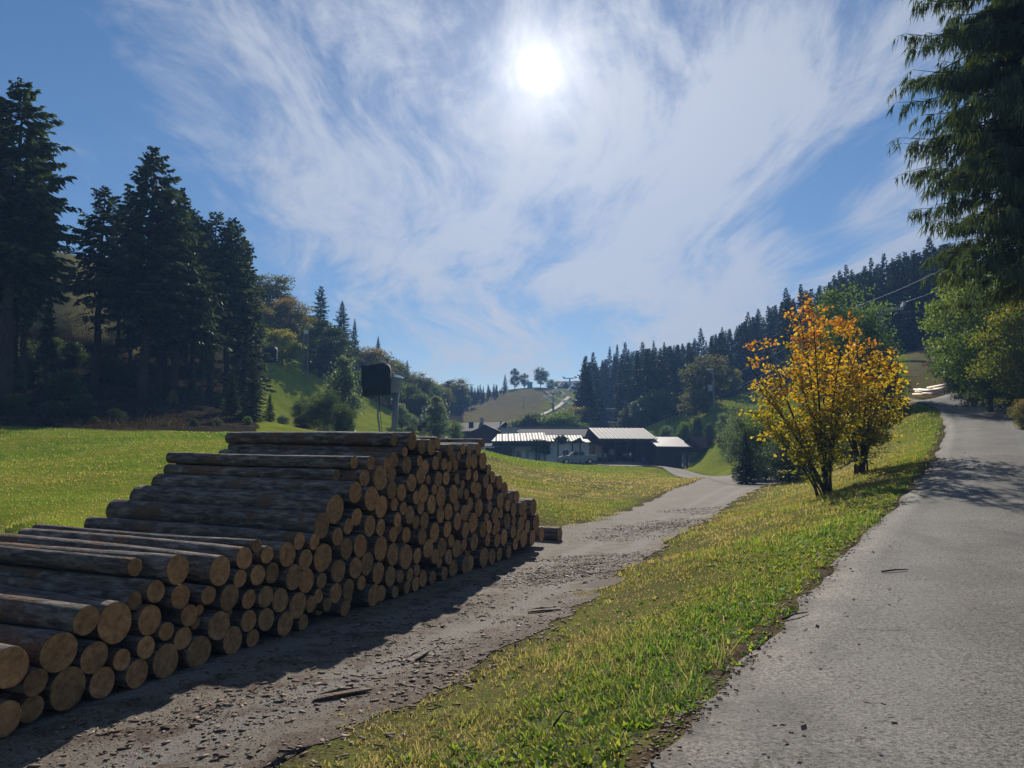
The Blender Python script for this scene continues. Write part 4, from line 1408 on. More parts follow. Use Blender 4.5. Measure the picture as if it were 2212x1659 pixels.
# ---- broadleaved trees
def broadleaf(seed, Ht, Rx, Rz, zc, nc, nl, ls, spread=.34, flat=.6, tintlo=.1, tinthi=.9, shape='ell'):
    rg = np.random.default_rng(seed)
    c = []
    while len(c) < nc:
        p = rg.uniform(-1, 1, 3)
        if (p ** 2).sum() > 1 or (p ** 2).sum() < .12:
            continue
        if shape == 'cone':
            k = 1 - (p[2] + 1) / 2
            p[:2] *= .25 + .95 * k
        if shape == 'dome' and p[2] < -.1:
            p[2] *= .9
        c.append(p)
    c = np.array(c) * np.array([Rx, Rx, Rz]) + np.array([0, 0, zc])
    k = rg.integers(0, nc, nl)
    sz = rg.uniform(.6, 1.35, nc)[k]
    pos = c[k] + np.clip(rg.normal(0, 1, (nl, 3)), -1.7, 1.7) * np.array([Rx, Rx, Rz * .42]) * (spread * sz)[:, None] * .60
    out = pos - np.array([0, 0, zc])
    u = norm(rg.normal(0, 1, (nl, 3)) * np.array([1, 1, flat]) + norm(out) * .4)
    v = norm(np.cross(u, rg.normal(0, 1, (nl, 3)) + np.array([0, 0, 1.4])))
    L = ls * rg.uniform(.6, 1.35, nl)
    V, F = leaf_quads(pos, u * L[:, None], v * (L * .42)[:, None])
    hgt = (pos[:, 2] - (zc - Rz)) / (2 * Rz)
    T = np.clip(tintlo + (tinthi - tintlo) * (.25 * rg.uniform(0, 1, nc)[k] + .45 * hgt + .3 * rg.uniform(0, 1, nl)), 0, 1)
    tb = MB()
    fk = zc - Rz * .55
    tb.tube([(0, 0, -.4), (rg.normal(0, .06), rg.normal(0, .06), fk * .6), (0, 0, max(fk, .3)), (rg.normal(0, .2), 0, zc + Rz * .4)], [Ht * .022, Ht * .017, Ht * .014, Ht * .004], 7)
    for q in range(9):
        e = c[rg.integers(0, nc)]
        st = np.array([0, 0, rg.uniform(max(fk * .7, .2), zc)])
        mid = st * .5 + e * .5 + np.array([0, 0, -.1 * Rz])
        tb.tube([st, mid, e], [Ht * .009, Ht * .006, Ht * .002], 5, False)
    return np_mesh("crown", V, F, M['leaf_green'], attrs={'tint': ('FACE', T)}), tb.mesh("trunk", M['trunk'], True)


# nominal height 10
BL = [broadleaf(11, 10, 3.6, 4.2, 5.8, 70, 6500, .34), broadleaf(12, 10, 2.6, 4.4, 5.6, 60, 5200, .34), broadleaf(13, 10, 4.2, 3.9, 5.6, 80, 7500, .34)]
BLN = [broadleaf(14, 10, 3.6, 4.2, 5.8, 90, 24000, .19), broadleaf(15, 10, 2.8, 4.4, 5.6, 80, 20000, .19), broadleaf(16, 10, 4.2, 3.9, 5.6, 100, 26000, .19)]
BUSHN = [broadleaf(24, 10, 5.2, 4.8, 5.0, 90, 22000, .24), broadleaf(25, 10, 6.5, 4.9, 4.6, 100, 24000, .26)]
BUSH = [broadleaf(21, 10, 5.2, 4.8, 5.0, 80, 9000, .42), broadleaf(22, 10, 6.5, 4.9, 4.6, 90, 9000, .42), broadleaf(23, 10, 3.4, 5.0, 4.8, 60, 7000, .38, shape='cone')]


def bl(name, proto, px, d, ty, label, mt, cat="tree", group=None, wide=1.0, base=None, parts=("trunk", "crown")):
    p = at(px, 900, d)
    return put_tree(name, proto, p.x, d, z_at(ty, d), label, cat, group, wide=wide, base_h=10.0, rg=rnd, crown_mat=M[mt], zb=base, parts=parts)


# hill on the left, from the grove down to the ski slope
HILL = "trees on the slope left of the valley"
bl("broadleaf_tree", BL[0], 575, 128, 592, "big olive broadleaf tree rising right behind the dark grove", 'leaf_olive', group=HILL, wide=1.2)
bl("broadleaf_tree", BL[2], 620, 122, 645, "rusty tinted broadleaf crown right of the olive one behind the grove", 'leaf_olive', group=HILL, wide=1.15)
bl("broadleaf_tree", BL[0], 545, 112, 650, "olive broadleaf half hidden by the last spruce of the grove", 'leaf_olive', group=HILL, wide=1.1)
bl("yellowing_tree", BUSH[0], 606, 101, 712, "rounded yellow green tree with an orange top above the sunny meadow slope", 'leaf_yellow', group=HILL, wide=.88)
bl("broadleaf_tree", BL[1], 690, 112, 690, "dark leafy tree below the lone thin spruce", 'leaf_dark', group=HILL, wide=1.35)
bl("broadleaf_tree", BL[1], 668, 124, 706, "dark green tree behind the lattice mast", 'leaf_green', group=HILL, wide=1.1)
bl("broadleaf_tree", BL[2], 722, 122, 735, "dark broadleaf under the pair of pointed spruces", 'leaf_dark', group=HILL, wide=1.2)
for px, d, ty, pr, wd, lab in [(686, 135, 618, 4, 1.1, "lone thin see-through spruce standing above the leafy hillside trees"),
                               (734, 132, 650, 2, 1.15, "pointed dense spruce right of the lone thin one"),
                               (762, 136, 688, 3, 1.0, "smaller pointed spruce at the right shoulder of the dense one"),
                               (814, 168, 726, 3, 1.2, "little dark spruce tip on the skyline above the pale autumn trees"),
                               (752, 126, 740, 3, 1.1, "low spruce in front of the pointed pair")]:
    p = at(px, 900, d)
    put_tree("spruce_tree", SPR[pr], p.x, d, z_at(ty, d), lab, "tree", HILL, wide=wd, rg=rnd)
bl("broadleaf_tree", BL[2], 800, 140, 752, "pale yellowish broadleaf on the skyline above the covered box", 'leaf_olive', group=HILL, wide=1.3)
bl("broadleaf_tree", BL[0], 838, 152, 772, "brownish autumn tree right of the pale yellowish one", 'leaf_olive', group=HILL, wide=1.2)
bl("broadleaf_tree", BL[0], 860, 160, 780, "olive tree with thin top above the grey box on the post", 'leaf_olive', group=HILL, wide=1.0)
p = at(878, 900, 172)
put_tree("spruce_tree", SPR[3], p.x, 172, z_at(778, 172), "dark spruce on the skyline right of the grey box on the post", "tree", HILL, wide=1.3, rg=rnd)
for q, (px, d, ty, pr, mt_, lab) in enumerate([(902, 165, 805, 0, 'leaf_olive', "rust tinged tree where the skyline drops towards the ski slope"),
                                               (925, 172, 822, 2, 'leaf_green', "green tree halfway down the dropping skyline"),
                                               (948, 180, 830, 0, 'leaf_olive', "orange tinted tree low on the dropping skyline"),
                                               (880, 132, 830, 2, 'leaf_dark', "dark broad tree behind the twin poles"),
                                               (840, 126, 812, 0, 'leaf_green', "green tree directly behind the covered box"),
                                               (905, 128, 850, 2, 'leaf_dark', "dark tree right of the twin poles"),
                                               (770, 110, 800, 1, 'leaf_green', "green tree between the grey conical tree and the covered box"),
                                               (968, 215, 822, 1, 'leaf_olive', "orange topped tree beside the upper end of the dark wood"),
                                               (985, 225, 818, 0, 'leaf_olive', "autumn tree at the skyline left of the dark wood"),
                                               (1000, 235, 835, 1, 'leaf_green', "small green tree at the skyline before the dark wood")]):
    bl("broadleaf_tree", BL[pr], px, d, ty, lab, mt_, group=HILL, wide=1.25)
# shrubs in front of the sunny meadow slope
SH = "shrubs at the foot of the sunny meadow slope"
PT = ("stems", "foliage")
bl("shrub", BUSHN[1], 700, 64, 842, "big dark green shrub right of the grove, seen over the log pile", 'leaf_dark', "shrub", SH, .62, parts=PT)
bl("shrub", BUSHN[0], 742, 62, 868, "dark shrub forming the right half of the big clump over the log pile", 'leaf_dark', "shrub", SH, .62, parts=PT)
bl("shrub", BUSHN[0], 655, 66, 856, "dark shrub forming the left half of the big clump over the log pile", 'leaf_dark', "shrub", SH, .62, parts=PT)
bl("shrub", BUSH[2], 738, 78, 775, "grey green conical shrub rising behind the big dark clump", 'leaf_silver', "shrub", SH, .75, parts=PT)
bl("shrub", BUSHN[1], 612, 62, 895, "pale grey green shrub between the young spruces and the dark clump", 'leaf_silver', "shrub", SH, .75, parts=PT)
bl("shrub", BUSH[0], 868, 100, 872, "pale feathery shrub behind the leaning grey post", 'leaf_silver', "shrub", SH, .6, parts=PT)
bl("shrub", BUSH[1], 890, 104, 893, "low pale shrub left of the twin poles", 'leaf_silver', "shrub", SH, .6, parts=PT)
bl("shrub", BUSH[2], 942, 96, 858, "grey green conical bush at the end of the sunny slope beside the timber houses", 'leaf_silver', "shrub", SH, .95, parts=PT)
bl("shrub", BUSH[0], 918, 106, 898, "dark bush at the foot of the twin poles", 'leaf_green', "shrub", SH, .6, parts=PT)
bl("shrub", BUSH[1], 972, 104, 905, "bush hiding the left end of the timber houses", 'leaf_green', "shrub", SH, .8, parts=PT)

# undergrowth in the grove: single shrubs and a cover of dry stalks
US = "dark shrubs in the shade of the grove"
ug = [(30, 44, 850), (110, 44, 862), (175, 46, 850), (250, 46, 880), (140, 52, 800), (215, 60, 760), (60, 56, 775), (300, 62, 800), (395, 56, 880), (450, 55, 890), (430, 72, 790), (350, 72, 770),
      (-60, 42, 850), (10, 60, 720), (150, 62, 740), (260, 72, 690), (470, 62, 850), (100, 64, 725), (520, 55, 890), (385, 80, 735), (325, 54, 885), (-20, 48, 780), (420, 47, 905), (470, 49, 902), (535, 52, 900), (355, 45, 912), (205, 43, 900)]
uw = ["farthest left", "left"]
for q, (px, d, ty) in enumerate(ug):
    mt_ = 'leaf_dark' if q % 4 else 'leaf_green'
    if q in (11, 19):
        mt_ = 'leaf_yellow'
    near = "in the front row" if d < 50 else ("midway up the bank" if d < 64 else "high up the bank")
    lab = f"{ {'leaf_dark': 'dark', 'leaf_green': 'greener', 'leaf_yellow': 'sunlit yellow green'}[mt_]} shrub {near} of the grove undergrowth, {ordinal(1 + sum(1 for a in ug if a[0] < px))} from the left"
    bl("undergrowth_shrub", BUSH[q % 2], px, d, ty, lab, mt_, "shrub", US, .9, parts=PT)
bl("undergrowth_shrub", BUSH[2], 372, 57, 842, "small orange and yellow shrub between the trunks of the grove", 'leaf_yellow', "shrub", None, .9, parts=PT)

xy = np.stack([rng.uniform(-45, -8, 26000), rng.uniform(36, 78, 26000)], 1)
pp = 1106 + FPX * xy[:, 0] / xy[:, 1]
cr = np.interp(pp, [-600, 0, 250, 500, 640], [33, 38.2, 39.3, 43, 48])
k = (xy[:, 1] > cr + .3) & (pp < 520 + 40 * sines(xy, 7, .8, 3)) & (sines(xy, 131, .5, 4) + rng.uniform(-.5, .5, len(xy)) > .12)
xy = xy[k]
V, F = blades(xy, HH(xy), rng.uniform(.15, .6, len(xy)), rng.uniform(.03, .07, len(xy)), 1.0, rng)
me = np_mesh("dry_undergrowth", V, F, M['dry'], attrs={'tint': ('FACE', np.repeat(np.clip(sines(xy, 141, .4, 3) * .4 + rng.uniform(0, .6, len(xy)), 0, 1), 3))})
tag(link("dry_undergrowth", me), "dry brown grass and dead stalks under the grove", None, kind='stuff')

# ---- far wood left of the ski slope, trees on the crest, forest on the right
FAR = []
for k, (sd, rm, cb, nb, nt) in enumerate([(31, 3.4, .10, 120, 20), (32, 2.8, .12, 110, 20), (33, 3.0, .20, 110, 18), (34, 2.4, .08, 110, 18)]):
    V, F, T, bw = conifer_arrays(sd, 20.0, rm, cb, nb, nt, 1.15, .24, .30, .30, 0, hang=.6, power=.9)
    tb = trunk_mb(20, .22, sd, 5)
    tv = np.array(tb.v)
    tf = np.array([f for f in tb.f if len(f) == 4])
    V2 = np.vstack([V, tv])
    F2 = np.vstack([F, tf + len(V)])
    FAR.append(np_mesh("far_spruce", V2, F2, [M['needle_far'], M['trunk']], mi=np.concatenate([np.zeros(len(F)), np.ones(len(tf))]), attrs={'tint': ('FACE', np.concatenate([T, np.zeros(len(tf))]))}))


def far_tree(px, d, top_or_h, label, group, pr=None, wide=1.0, h=None):
    p = at(px, 900, d)
    zb = H(p.x, d) - .3
    hh = h if h is not None else z_at(top_or_h, d) - zb
    o = link("far_spruce", FAR[rnd.randrange(4) if pr is None else pr])
    o.location = (p.x, d, zb)
    o.rotation_euler = (0, 0, rnd.uniform(0, 6.28))
    o.scale = (hh / 20 * wide, hh / 20 * wide, hh / 20)
    tag(o, label, "tree", group)
    return o


for q in range(34):
    px = 985 + q * 3.3 + rnd.uniform(-3, 3)
    d = 205 + max(px - 985, 0) / 110 * 100 + rnd.uniform(0, 25)
    far_tree(px, d, 834 + rnd.uniform(-6, 8), "dark spruce in the small wood along the left edge of the ski slope", "spruces in the small wood left of the ski slope", wide=1.2)
for q in range(6):
    far_tree(955 + q * 8 + rnd.uniform(-3, 3), 190 + q * 3, 856 + rnd.uniform(-8, 6) - (q > 5) * 4, "dark spruce in the small wood along the left edge of the ski slope", "spruces in the small wood left of the ski slope", wide=1.2)
far_tree(1091, 322, 808, "lone pointed spruce on the crest left of the two tall crest trees", "trees on the crest above the ski slope", 0, 1.2)
CRT = "trees on the crest above the ski slope"
bl("broadleaf_tree", BL[1], 1112, 326, 795, "tall narrow tree on the crest above the ski slope", 'leaf_dark', group=CRT, wide=.85)
bl("broadleaf_tree", BL[1], 1133, 328, 806, "thin topped tree right of the tall narrow crest tree", 'leaf_dark', group=CRT, wide=1.0)
bl("broadleaf_tree", BL[0], 1168, 326, 794, "broad round tree, biggest of those on the crest", 'leaf_dark', group=CRT, wide=.95)
bl("shrub", BUSH[1], 1190, 322, 818, "low bush at the right foot of the round crest tree", 'leaf_green', "shrub", CRT, .8, parts=PT)

# skyline of the forest on the right, then rows that fill the slope below it
FOR = "spruces of the forest on the right hillside"
prof_x = [1262, 1280, 1320, 1380, 1440, 1500, 1560, 1600, 1650, 1700, 1730, 1780, 1830, 1880, 1930, 1985, 2040, 2120]
prof_y = [770, 775, 762, 745, 738, 728, 708, 692, 664, 640, 622, 606, 588, 575, 560, 538, 520, 500]
n_for = 0
sky_trees = []
x = 1264.0
while x < 2110:
    d = float(np.interp(x, [1262, 1300, 1500, 1700, 1980, 2100], [182, 270, 258, 190, 142, 130])) * rnd.uniform(.92, 1.05)
    ty = float(np.interp(x, prof_x, prof_y)) + rnd.choice([-14, -6, 0, 4, 10, 18, 24])
    sky_trees.append((x, d, ty))
    x += float(np.interp(x, [1262, 1600, 2000], [8.5, 12, 17])) * rnd.uniform(.75, 1.3)
for x, d, ty in sky_trees:
    far_tree(x, d, ty, "dark spruce on the skyline of the forest on the right hillside", FOR, wide=rnd.uniform(1.15, 1.8))
    n_for += 1
while n_for < 215:
    x = rnd.uniform(1264, 2080)
    f0 = float(np.interp(x, [1262, 1430, 1560, 1620, 1700, 1800, 1950, 2100], [176, 150, 147, 150, 132, 126, 106, 92]))
    f1 = float(np.interp(x, [1262, 1300, 1500, 1700, 1980, 2100], [200, 262, 250, 184, 138, 126]))
    d = f0 + (f1 - f0) * rnd.random() ** 1.3
    sk = float(np.interp(x, prof_x, prof_y))
    p = at(x, 900, d)
    hmax = z_at(sk + 8, d) - H(p.x, d)
    hh = min(rnd.uniform(16, 23), max(hmax, 5))
    far_tree(x, d, None, "dark spruce within the forest on the right hillside, below the skyline", FOR, wide=rnd.uniform(1.2, 1.8), h=hh)
    n_for += 1
far_tree(1267, 172, 768, "front spruce at the left corner of the right hand forest", None, 1, 1.35)

# broadleaves in front of the forest
FB = "broadleaf trees before the forest on the right"
bl("broadleaf_tree", BL[0], 1530, 133, 766, "round olive tree standing before the forest beside the lamp post", 'leaf_olive', group=FB, wide=1.05)
bl("broadleaf_tree", BL[2], 1420, 146, 842, "rounded green tree at the forest foot above the corrugated roof", 'leaf_green', group=FB, wide=1.2)
bl("broadleaf_tree", BL[1], 1385, 150, 858, "small pale tree left of the rounded green one at the forest foot", 'leaf_silver', group=FB, wide=1.1)
bl("broadleaf_tree", BL[1], 1585, 140, 790, "slender yellow green tree right of the round olive one", 'leaf_yellow', group=FB, wide=.9)
bl("broadleaf_tree", BL[2], 1500, 128, 842, "low rust tinged tree on the bank left of the lamp post", 'leaf_olive', group=FB, wide=1.1)
bl("broadleaf_tree", BL[1], 1352, 160, 880, "yellow green young tree at the forest foot behind the corrugated roof", 'leaf_olive', group=FB, wide=1.1)
bl("broadleaf_tree", BLN[0], 1838, 62, 630, "tall green tree right behind the orange maple", 'leaf_green', group=FB, wide=.75)
bl("broadleaf_tree", BLN[2], 1790, 70, 720, "dark green tree hidden behind the orange maple", 'leaf_dark', group=FB, wide=1.0)
bl("broadleaf_tree", BLN[1], 1885, 55, 765, "dark green tree at the right rim of the maple", 'leaf_dark', group=FB, wide=1.1)
bl("broadleaf_tree", BLN[2], 1915, 50, 815, "dark leafy tree between the maple and the lane bend", 'leaf_dark', group=FB, wide=.7)
BB = "bushes along the bank below the lane"
bl("shrub", BUSHN[0], 1604, 62, 860, "grey green bush left of the maple beside the track junction", 'leaf_silver', "shrub", BB, .46, parts=PT)
bl("shrub", BUSHN[0], 1650, 58, 880, "dark green bush behind the left side of the maple", 'leaf_green', "shrub", BB, .55, parts=PT)
p = at(1608, 900, 52)
put_tree("young_spruce", SPR[3], p.x, 52, z_at(925, 52), "small dark conifer at the track junction left of the maple", "tree", None, wide=1.9, rg=rnd)
bl("shrub", BUSHN[1], 1905, 42, 925, "dark bush on the bank where it meets the lane bend", 'leaf_dark', "shrub", BB, .8, parts=PT)
bl("shrub", BUSHN[0], 1700, 48, 930, "dark bush in the shade behind the maple stems", 'leaf_dark', "shrub", BB, .9, parts=PT)
bl("shrub", BUSHN[1], 1820, 44, 940, "dark bush in the shade between the two maple trunks", 'leaf_dark', "shrub", BB, .8, parts=PT)
# shrubs on the slope behind the sheds
SS = "shrubs on the slope behind the sheds"
for px, d, ty, wd, mt_, lab in [(1440, 122, 920, .5, 'leaf_silver', "pale shrub above the right end of the corrugated roof"),
                                (1476, 120, 912, .5, 'leaf_green', "green shrub above the low shed roof"),
                                (1506, 118, 900, .4, 'leaf_dark', "upright dark shrub above the low shed roof's right end"),
                                (1530, 114, 915, .5, 'leaf_silver', "shrub below the lamp post"),
                                (1566, 100, 893, .5, 'leaf_silver', "pale leafy shrub right of the lamp post foot"),
                                (1556, 98, 940, .6, 'leaf_olive', "rust tinted shrub beside the dark red roofed store"),
                                (1225, 150, 890, 1.1, 'leaf_green', "green shrub behind the long dark hall roof, right of the lift mast"),
                                (1160, 150, 893, 1.1, 'leaf_dark', "dark shrub behind the long dark hall roof, left of the lift mast"),
                                (1120, 150, 905, 1.0, 'leaf_silver', "pale shrub beside the lower end of the sloping pale path"),
                                (1190, 146, 898, 1.1, 'leaf_green', "green shrub at the foot of the lift mast"),
                                (1248, 160, 880, 1.1, 'leaf_olive', "olive shrub left of the forest corner")]:
    bl("shrub", BUSH[0], px, d, ty, lab, mt_, "shrub", SS, wd, parts=PT)
# trees right of the lane
RT = "trees and bushes right of the lane"
bl("broadleaf_tree", BLN[2], 2140, 44, 590, "green leafy tree under the big spruce right of the lane bend", 'leaf_bright', group=RT, wide=.85)
bl("broadleaf_tree", BLN[0], 2230, 38, 655, "yellow green tree at the right frame edge under the big spruce", 'leaf_yellow', group=RT, wide=1.0)
bl("broadleaf_tree", BLN[0], 2240, 52, 560, "dark green tree behind the yellow green one at the right edge", 'leaf_green', group=RT, wide=1.1)
bl("shrub", BUSHN[1], 2125, 50, 770, "dark bush beside the lane bend under the green tree", 'leaf_dark', "shrub", RT, .8, parts=PT)
bl("shrub", BUSHN[1], 2190, 42, 790, "dark bush at the right frame edge beside the lane", 'leaf_dark', "shrub", RT, .8, parts=PT)
bl("shrub", BUSH[0], 2048, 74, 752, "rust brown bracken on the bank above the pole stack", 'leaf_rust', "bracken", RT, .9, parts=PT)
bl("shrub", BUSHN[1], 2075, 70, 735, "bush between the rust brown bracken and the dark bushes", 'leaf_green', "shrub", RT, .8, parts=PT)
bl("shrub", BUSH[0], 2022, 84, 745, "grey green bush above the small meadow patch by the lane bend", 'leaf_silver', "shrub", RT, .7, parts=PT)
bl("shrub", BUSHN[0], 2225, 34, 855, "low reddish bush at the right frame edge", 'leaf_olive', "shrub", RT, .8, parts=PT)

# ---- big drooping spruce at the right edge
bx, by = 16.4, 21.5
zb = H(bx, by) - .2
root = tag(empty("drooping_spruce", (bx, by, zb)), "huge drooping spruce filling the upper right corner above the lane", "tree")
VV, FF, TT = [], [], []
rg = np.random.default_rng(77)
HT, RM = 27.0, 5.7
wood = MB()
Cn, Un, Wn, Tn = [], [], [], []
for i in range(760):
    t_ = (i + rg.uniform(-.4, .4)) / 760
    h = 6.0 + (HT - 6.0) * t_
    L = RM * (max(1 - t_, .02) ** .62) * rg.uniform(.60, 1.06) * (.60 + 1.9 * min(t_, .21))
    az = i * 2.39996 + rg.uniform(-.4, .4)
    out = np.array([math.cos(az), math.sin(az), 0])
    sid = np.array([-math.sin(az), math.cos(az), 0])
    up0 = .10 + .55 * t_ + rg.normal(0, .08)

    def axis(s):
        s = np.asarray(s)
        p = out[None, :] * (L * s)[:, None] + np.array([0, 0, h])
        p[:, 2] += L * (up0 * s - .62 * s ** 2 + .34 * s ** 4)
        p += sid[None, :] * (L * .06 * np.sin(s * 5 + i))[:, None]
        return p
    ss = np.linspace(0, 1, 7)
    wood.tube([tuple(q) for q in axis(ss)], list(np.linspace(.008 * L + .012, .006, 7)), 4, False)
    # side shoots with hanging twigs
    nsh = int(12 + 7 * L)
    s0 = np.sort(rg.uniform(.10, 1.0, nsh))
    s0[-1] = 1
    base = axis(s0)
    for q in range(nsh):
        sg = rg.choice([-1, 1]) if q < nsh - 1 else 0
        ln = (.95 - .55 * s0[q]) * rg.uniform(.5, 1.2)
        d = norm(out * rg.uniform(.5, 1.0) + sid * sg * rg.uniform(.5, 1.0) + np.array([0, 0, rg.uniform(-.5, .1)]))
        Cn.append(base[q]); Un.append(d * ln); Wn.append(.014); Tn.append(.35 + .3 * s0[q] + rg.normal(0, .12))
        nk = rg.integers(8, 14)
        for w_ in range(nk):
            f = rg.uniform(.15, 1.0)
            st = base[q] + d * ln * f + np.array([0, 0, -.12 * ln * f * f])
            hd = norm(np.array([0, 0, -1.0]) * rg.uniform(.7, 1.6) + d * rg.uniform(0, .7) + rg.normal(0, .22, 3))
            Cn.append(st); Un.append(hd * rg.uniform(.14, .52)); Wn.append(rg.uniform(.010, .020)); Tn.append(.25 + .35 * s0[q] + rg.normal(0, .15))
Cn, Un = np.array(Cn), np.array(Un)
Wn = np.array(Wn)
ud = norm(Un)
a1 = norm(np.cross(ud, norm(rg.normal(0, 1, Un.shape))))
a2 = np.cross(ud, a1)
allV, allF, allT = [], [], []
off = 0
for a_ in (a1, a2):
    V = np.stack([Cn - a_ * Wn[:, None] * .5, Cn + Un * .35 - a_ * Wn[:, None], Cn + Un, Cn + Un * .35 + a_ * Wn[:, None]], 1).reshape(-1, 3)
    allV.append(V)
    allF.append(np.arange(len(Cn))[:, None] * 4 + np.array([0, 1, 2, 3]) + off)
    off += len(V)
    allT.append(np.clip(Tn, 0, 1))
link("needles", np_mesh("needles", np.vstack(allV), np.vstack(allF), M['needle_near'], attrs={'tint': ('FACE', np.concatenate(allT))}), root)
wood.build("branches", M['twig'], root)
trunk_mb(HT, .38, 9, 12).build("trunk", M['trunk'], root, True)
print("NEEDLES", len(Cn) * 2)

# ---- the orange maple
def maple(name, label, base, stems, seed, n_leaf):
    rg = np.random.default_rng(seed)
    root = tag(empty(name, base), label, "tree", "maples on the bank below the lane")
    sb = MB()
    twigs = []
    for (dx, dy, hz, rad0) in stems:
        e = np.array([dx, dy, hz])
        ctrl = np.array([dx * .25, dy * .25, hz * .45]) + rg.normal(0, .12, 3)
        tt = np.linspace(0, 1, 8)[:, None]
        st0 = np.array([rg.normal(0, .13), rg.normal(0, .13), -.3])
        pth = (1 - tt) ** 2 * st0 + 2 * tt * (1 - tt) * ctrl + tt ** 2 * e
        sb.tube([tuple(q) for q in pth], list(np.linspace(rad0, .012, 8)), 6)
        for q in range(17):
            f = rg.uniform(.30, 1.0)
            p0 = (1 - f) ** 2 * st0 + 2 * f * (1 - f) * ctrl + f ** 2 * e
            a = rg.uniform(0, 6.28)
            ln = rg.uniform(.45, 1.35) * (1.15 - .5 * f)
            d = norm(np.array([math.cos(a), math.sin(a), rg.uniform(-.1, .8)]))
            p1 = p0 + d * ln
            sb.tube([tuple(p0), tuple((p0 + p1) / 2 + np.array([0, 0, .05])), tuple(p1)], [.016, .011, .005], 4, False)
            twigs.append((p0, p1, f))
    sb.build("stems", M['twig'], root, True)
    tw = np.array([(*a, *b) for a, b, _ in twigs])
    k = rg.integers(0, len(tw), n_leaf)
    f = rg.uniform(.1, 1.08, n_leaf)[:, None]
    pos = tw[k, :3] * (1 - f) + tw[k, 3:] * f + rg.normal(0, .13, (n_leaf, 3)) * np.array([1, 1, .75])
    # leaf: five lobed outline, drooping from its stalk
    a = rg.uniform(0, 6.28, n_leaf)
    u = norm(np.stack([np.cos(a), np.sin(a), rg.uniform(-1.1, .15, n_leaf)], 1))
    v = norm(np.cross(u, norm(rg.normal(0, .6, (n_leaf, 3)) + np.array([0, 0, 1.0]))))
    s = rg.uniform(.07, .14, n_leaf)[:, None]
    lob = [(0, .08), (-.5, .18), (-.62, .62), (-.28, .58), (0, 1.0), (.28, .58), (.62, .62), (.5, .18)]
    nv = len(lob)
    V = np.stack([pos + u * s * q + v * s * p_ for p_, q in lob], 1).reshape(-1, 3)
    b = np.arange(n_leaf)[:, None] * nv
    F = np.concatenate([b + [0, 1, 2, 3], b + [0, 3, 4, 5], b + [0, 5, 6, 7]], 1).reshape(-1, 4)
    hm = max(st[2] for st in stems)
    rel = np.clip(pos[:, 2] / hm, 0, 1)
    T = np.clip(-.02 + .88 * rel ** 1.05 + .22 * (f[:, 0] - .5) + rg.normal(0, .13, n_leaf) + .12 * np.sin(k * 12.9), 0, 1)
    link("leaves", np_mesh("leaves", V, F, M['leaf_maple'], attrs={'tint': ('FACE', np.repeat(T, 3))}), root)
    return root


p = at(1782, 1066, 27)
p.z = H(p.x, p.y) - .05
maple("maple_tree", "orange and yellow maple with many thin stems on the bank, left of the pair", p,
      [(-2.5, .2, 4.7, .05), (-2.3, -.4, 3.7, .05), (-1.9, .3, 5.4, .055), (-1.2, .4, 5.9, .06), (-.5, .4, 6.4, .06), (-.25, -.2, 6.5, .06), (.3, .6, 5.9, .06), (.9, -.3, 5.9, .055), (1.6, .3, 5.4, .05),
       (-2.2, .3, 2.9, .04), (-1.7, -.4, 2.2, .035), (1.2, .6, 4.0, .04), (-1.1, -.8, 4.2, .04), (.5, -.8, 3.6, .04)], 41, 7800)
p = at(1858, 1016, 29.0)
p.z = H(p.x, p.y) - .05
maple("maple_tree", "yellow maple with few dark leaning stems on the bank, right of the pair", p,
      [(-1.1, .2, 5.9, .07), (-.4, -.3, 5.8, .06), (.3, .4, 5.6, .06), (.9, .1, 5.2, .055), (1.6, -.2, 4.9, .05), (1.8, .4, 4.1, .045), (1.7, .5, 3.1, .035), (-1.6, .3, 4.2, .05), (1.1, .1, 2.2, .03), (.6, -.7, 4.0, .04), (-.6, -.8, 4.4, .04)], 43, 5400)
# yellow leaves on the grass under the maples
lx = np.array([p.x - 1.5, p.y - 2]) + rng.normal(0, 1, (420, 2)) * np.array([2.6, 2.4])
z, dl, dt = ground_at(lx)
k = (dl > .2) & (dt > .2)
lx, z = lx[k], z[k]
a = rng.uniform(0, 6.28, len(lx))
u = np.stack([np.cos(a), np.sin(a), rng.uniform(-.1, .5, len(lx))], 1) * .11
v = np.stack([-np.sin(a), np.cos(a), rng.uniform(-.3, .3, len(lx))], 1) * .045
V, F = leaf_quads(np.column_stack([lx, z + .05]), u, v)
tag(link("fallen_leaves", np_mesh("fallen_leaves", V, F, M['leaf_maple'], attrs={'tint': ('FACE', rng.uniform(.2, .8, len(lx)))})), "fallen yellow leaves on the grass below the maples", None, kind='stuff')

# ------------------------------------------------------------------ buildings
def seat(px, d, py=None):
    p = at(px, 1000, d)
    return Vector((p.x, d, H(p.x, d)))


